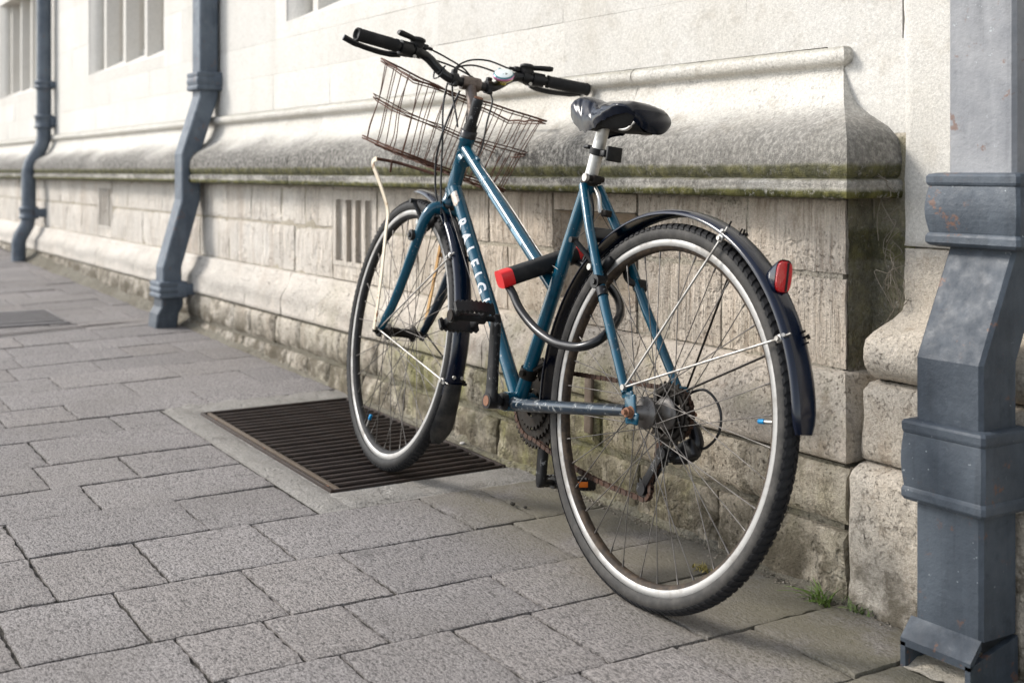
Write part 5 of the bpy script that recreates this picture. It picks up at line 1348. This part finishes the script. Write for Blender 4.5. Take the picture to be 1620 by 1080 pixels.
m = MB(); m.tube([q+V((0, 0, -.004)) for q in rimloop(.985)], .0016, 6, closed=True); part(m, 'rim_wire', M['rust'], bk_)
for t, r_ in ((.52, .0016), (.56, .0014)):
    m = MB(); m.tube(rimloop(t, -.008), r_, 6, closed=True); part(m, 'hoop', M['rust'], bk_)
for t in (0., .03):
    m = MB(); m.tube(rimloop(t), .0022, 6, closed=True); part(m, 'base_wire', M['rust'], bk_)
def wires(b0, b1, t0, t1, n):
    for k in range(n):
        u = (k+.5+rr.uniform(-.16, .16))/n; uu = u+rr.uniform(-.012, .012); uu = min(.985, uu); bt = b0.lerp(b1, u); tp = t0.lerp(t1, uu)
        mid = bt.lerp(tp, .55)+V((rr.uniform(-.004, .004), rr.uniform(-.005, .005), 0)); q1 = bt.lerp(tp, .2)+V((rr.uniform(-.002, .002), rr.uniform(-.003, .003), 0))
        m = MB(); m.tube(spline([bt, q1, mid, tp], 4), .00135, 6); part(m, 'upright_wire', M['rust'], bk_)
wires(RLb, RRb, RLt, RRt, 14); wires(FLb, FRb, FLt, FRt, 11); wires(RLb, FLb, RLt, FLt, 4); wires(RRb, FRb, RRt, FRt, 4)
for k in range(11):
    u = (k+.5)/11; m = MB(); a, b = RLb.lerp(RRb, u), FLb.lerp(FRb, u+rr.uniform(-.02, .02)); m.tube([wob(a), wob(a.lerp(b, .5))-V((0, 0, .006)), wob(b)], .0014, 6); part(m, 'floor_wire', M['rust'], bk_)
for v_ in (.3, .65):
    m = MB(); m.tube([wob(RLb.lerp(FLb, v_))-V((0, 0, .003)), wob(RRb.lerp(FRb, v_))-V((0, 0, .003))], .0020, 6); part(m, 'floor_wire', M['rust'], bk_)
def strap(pts, w, t, mat, name, parent):
    m = MB(); P = spline(pts, 5); vs = []
    for i, p in enumerate(P):
        d = (P[min(i+1, len(P)-1)]-P[max(i-1, 0)]).normalized(); lat_ = V((0, 1, 0)); s_ = d.cross(lat_).normalized()
        for (a, b) in ((-1, -1), (1, -1), (1, 1), (-1, 1)): vs.append(p+s_*w*a+lat_*t*b)
    n_ = len(P); m.add(vs, [(i*4+k, i*4+(k+1) % 4, (i+1)*4+(k+1) % 4, (i+1)*4+k) for i in range(n_-1) for k in range(4)]+[(0, 1, 2, 3), (n_*4-1, n_*4-2, n_*4-3, n_*4-4)], False)
    return part(m, name, mat, parent)
bs = strap([(1.086, .0720, .352), (1.079, .0735, .400), (1.074, .076, .50), (1.083, .075, .60), (1.090, .074, .655), (1.118, .092, .72), (1.145, .105, .765), (1.142, .106, .778), (1.125, .106, .782)], .0062, .0016, M['cream'], 'basket_stay', None)
strap([(1.086, -.0700, .352), (1.078, -.0715, .42), (1.060, -.072, .56), (1.020, -.055, .66), (.985, -.040, .735), (.975, -.038, .76)], .0062, .0016, M['ochre'], 'basket_stay', None)
strap([(1.062, -.072, .558), (1.030, -.090, .555), (.99, -.100, .552)], .006, .0016, M['ochre'], 'stay_brace', bs)
m = MB(); m.tube(spline([(1.128, .106, .782), (1.118, .06, .780), (1.085, .02, .772), (1.03, -.02, .760)], 5), .0042, 8); m.tube([(1.112, .070, .782), (1.112, .070, .752)], .003, 6); part(m, 'stay_bracket', M['rust'], bs)

# ------------------------------------------------------------------ the U-lock hanging on the frame
lock = empty('u_lock'); lock.matrix_world = BM; 
tag(lock, 'black U-lock with red end caps hooked round the seat tube and rear wheel', 'lock')
LA, LB = V((.434, .112, .538)), V((.406, -.062, .614)); ld = (LB-LA).normalized()
def lockbox(a, b, w, h, name, mat, e=.3):
    m = MB(); d = (b-a).normalized(); up_ = V((0, 0, 1)); u_ = (up_-d*up_.dot(d)).normalized(); s_ = d.cross(u_); vs = []; n = 20
    for p in (a, b):
        for k in range(n):
            t = 2*pi*k/n; c_, q_ = cos(t), sin(t); vs.append(p+s_*math.copysign(abs(c_)**.5, c_)*w+u_*math.copysign(abs(q_)**.5, q_)*h)
    m.add(vs, [(k, (k+1) % n, n+(k+1) % n, n+k) for k in range(n)], True); m.add(vs[:n], [tuple(range(n))[::-1]], False); m.add(vs[n:], [tuple(range(n))], False)
    return m.build(name, mat, lock)
lockbox(LA+ld*.022, LB-ld*.010, .0215, .0180, 'crossbar', M['black'])
lockbox(LA, LA+ld*.026, .0220, .0185, 'end_cap', M['red']); lockbox(LB-ld*.012, LB, .0220, .0185, 'end_cap', M['red'])
s0 = LA+ld*.018-V((0, 0, .012)); s1 = LB-ld*.012-V((0, 0, .012))
m = MB(); m.tube(spline([s0, s0+V((-.022, -.004, -.018)), V((.375, .090, .485)), V((.318, .086, .455)), V((.255, .083, .438)), V((.205, .081, .436)), V((.165, .077, .440)), V((.140, .064, .452)), V((.136, .042, .470)), V((.150, .012, .492)), V((.180, -.018, .513)), V((.235, -.042, .542)), V((.33, -.050, .580)), s1], 7), .0088, 14); m.build('shackle', M['black_gloss'], lock)
m = MB(); kk = LB+V((-.030, -.01, -.012)); m.tube([LB-V((.005, 0, .008)), kk, kk+V((-.012, 0, -.004))], [.013, .012, .007], 12); m.build('key_cover', M['black'], lock)
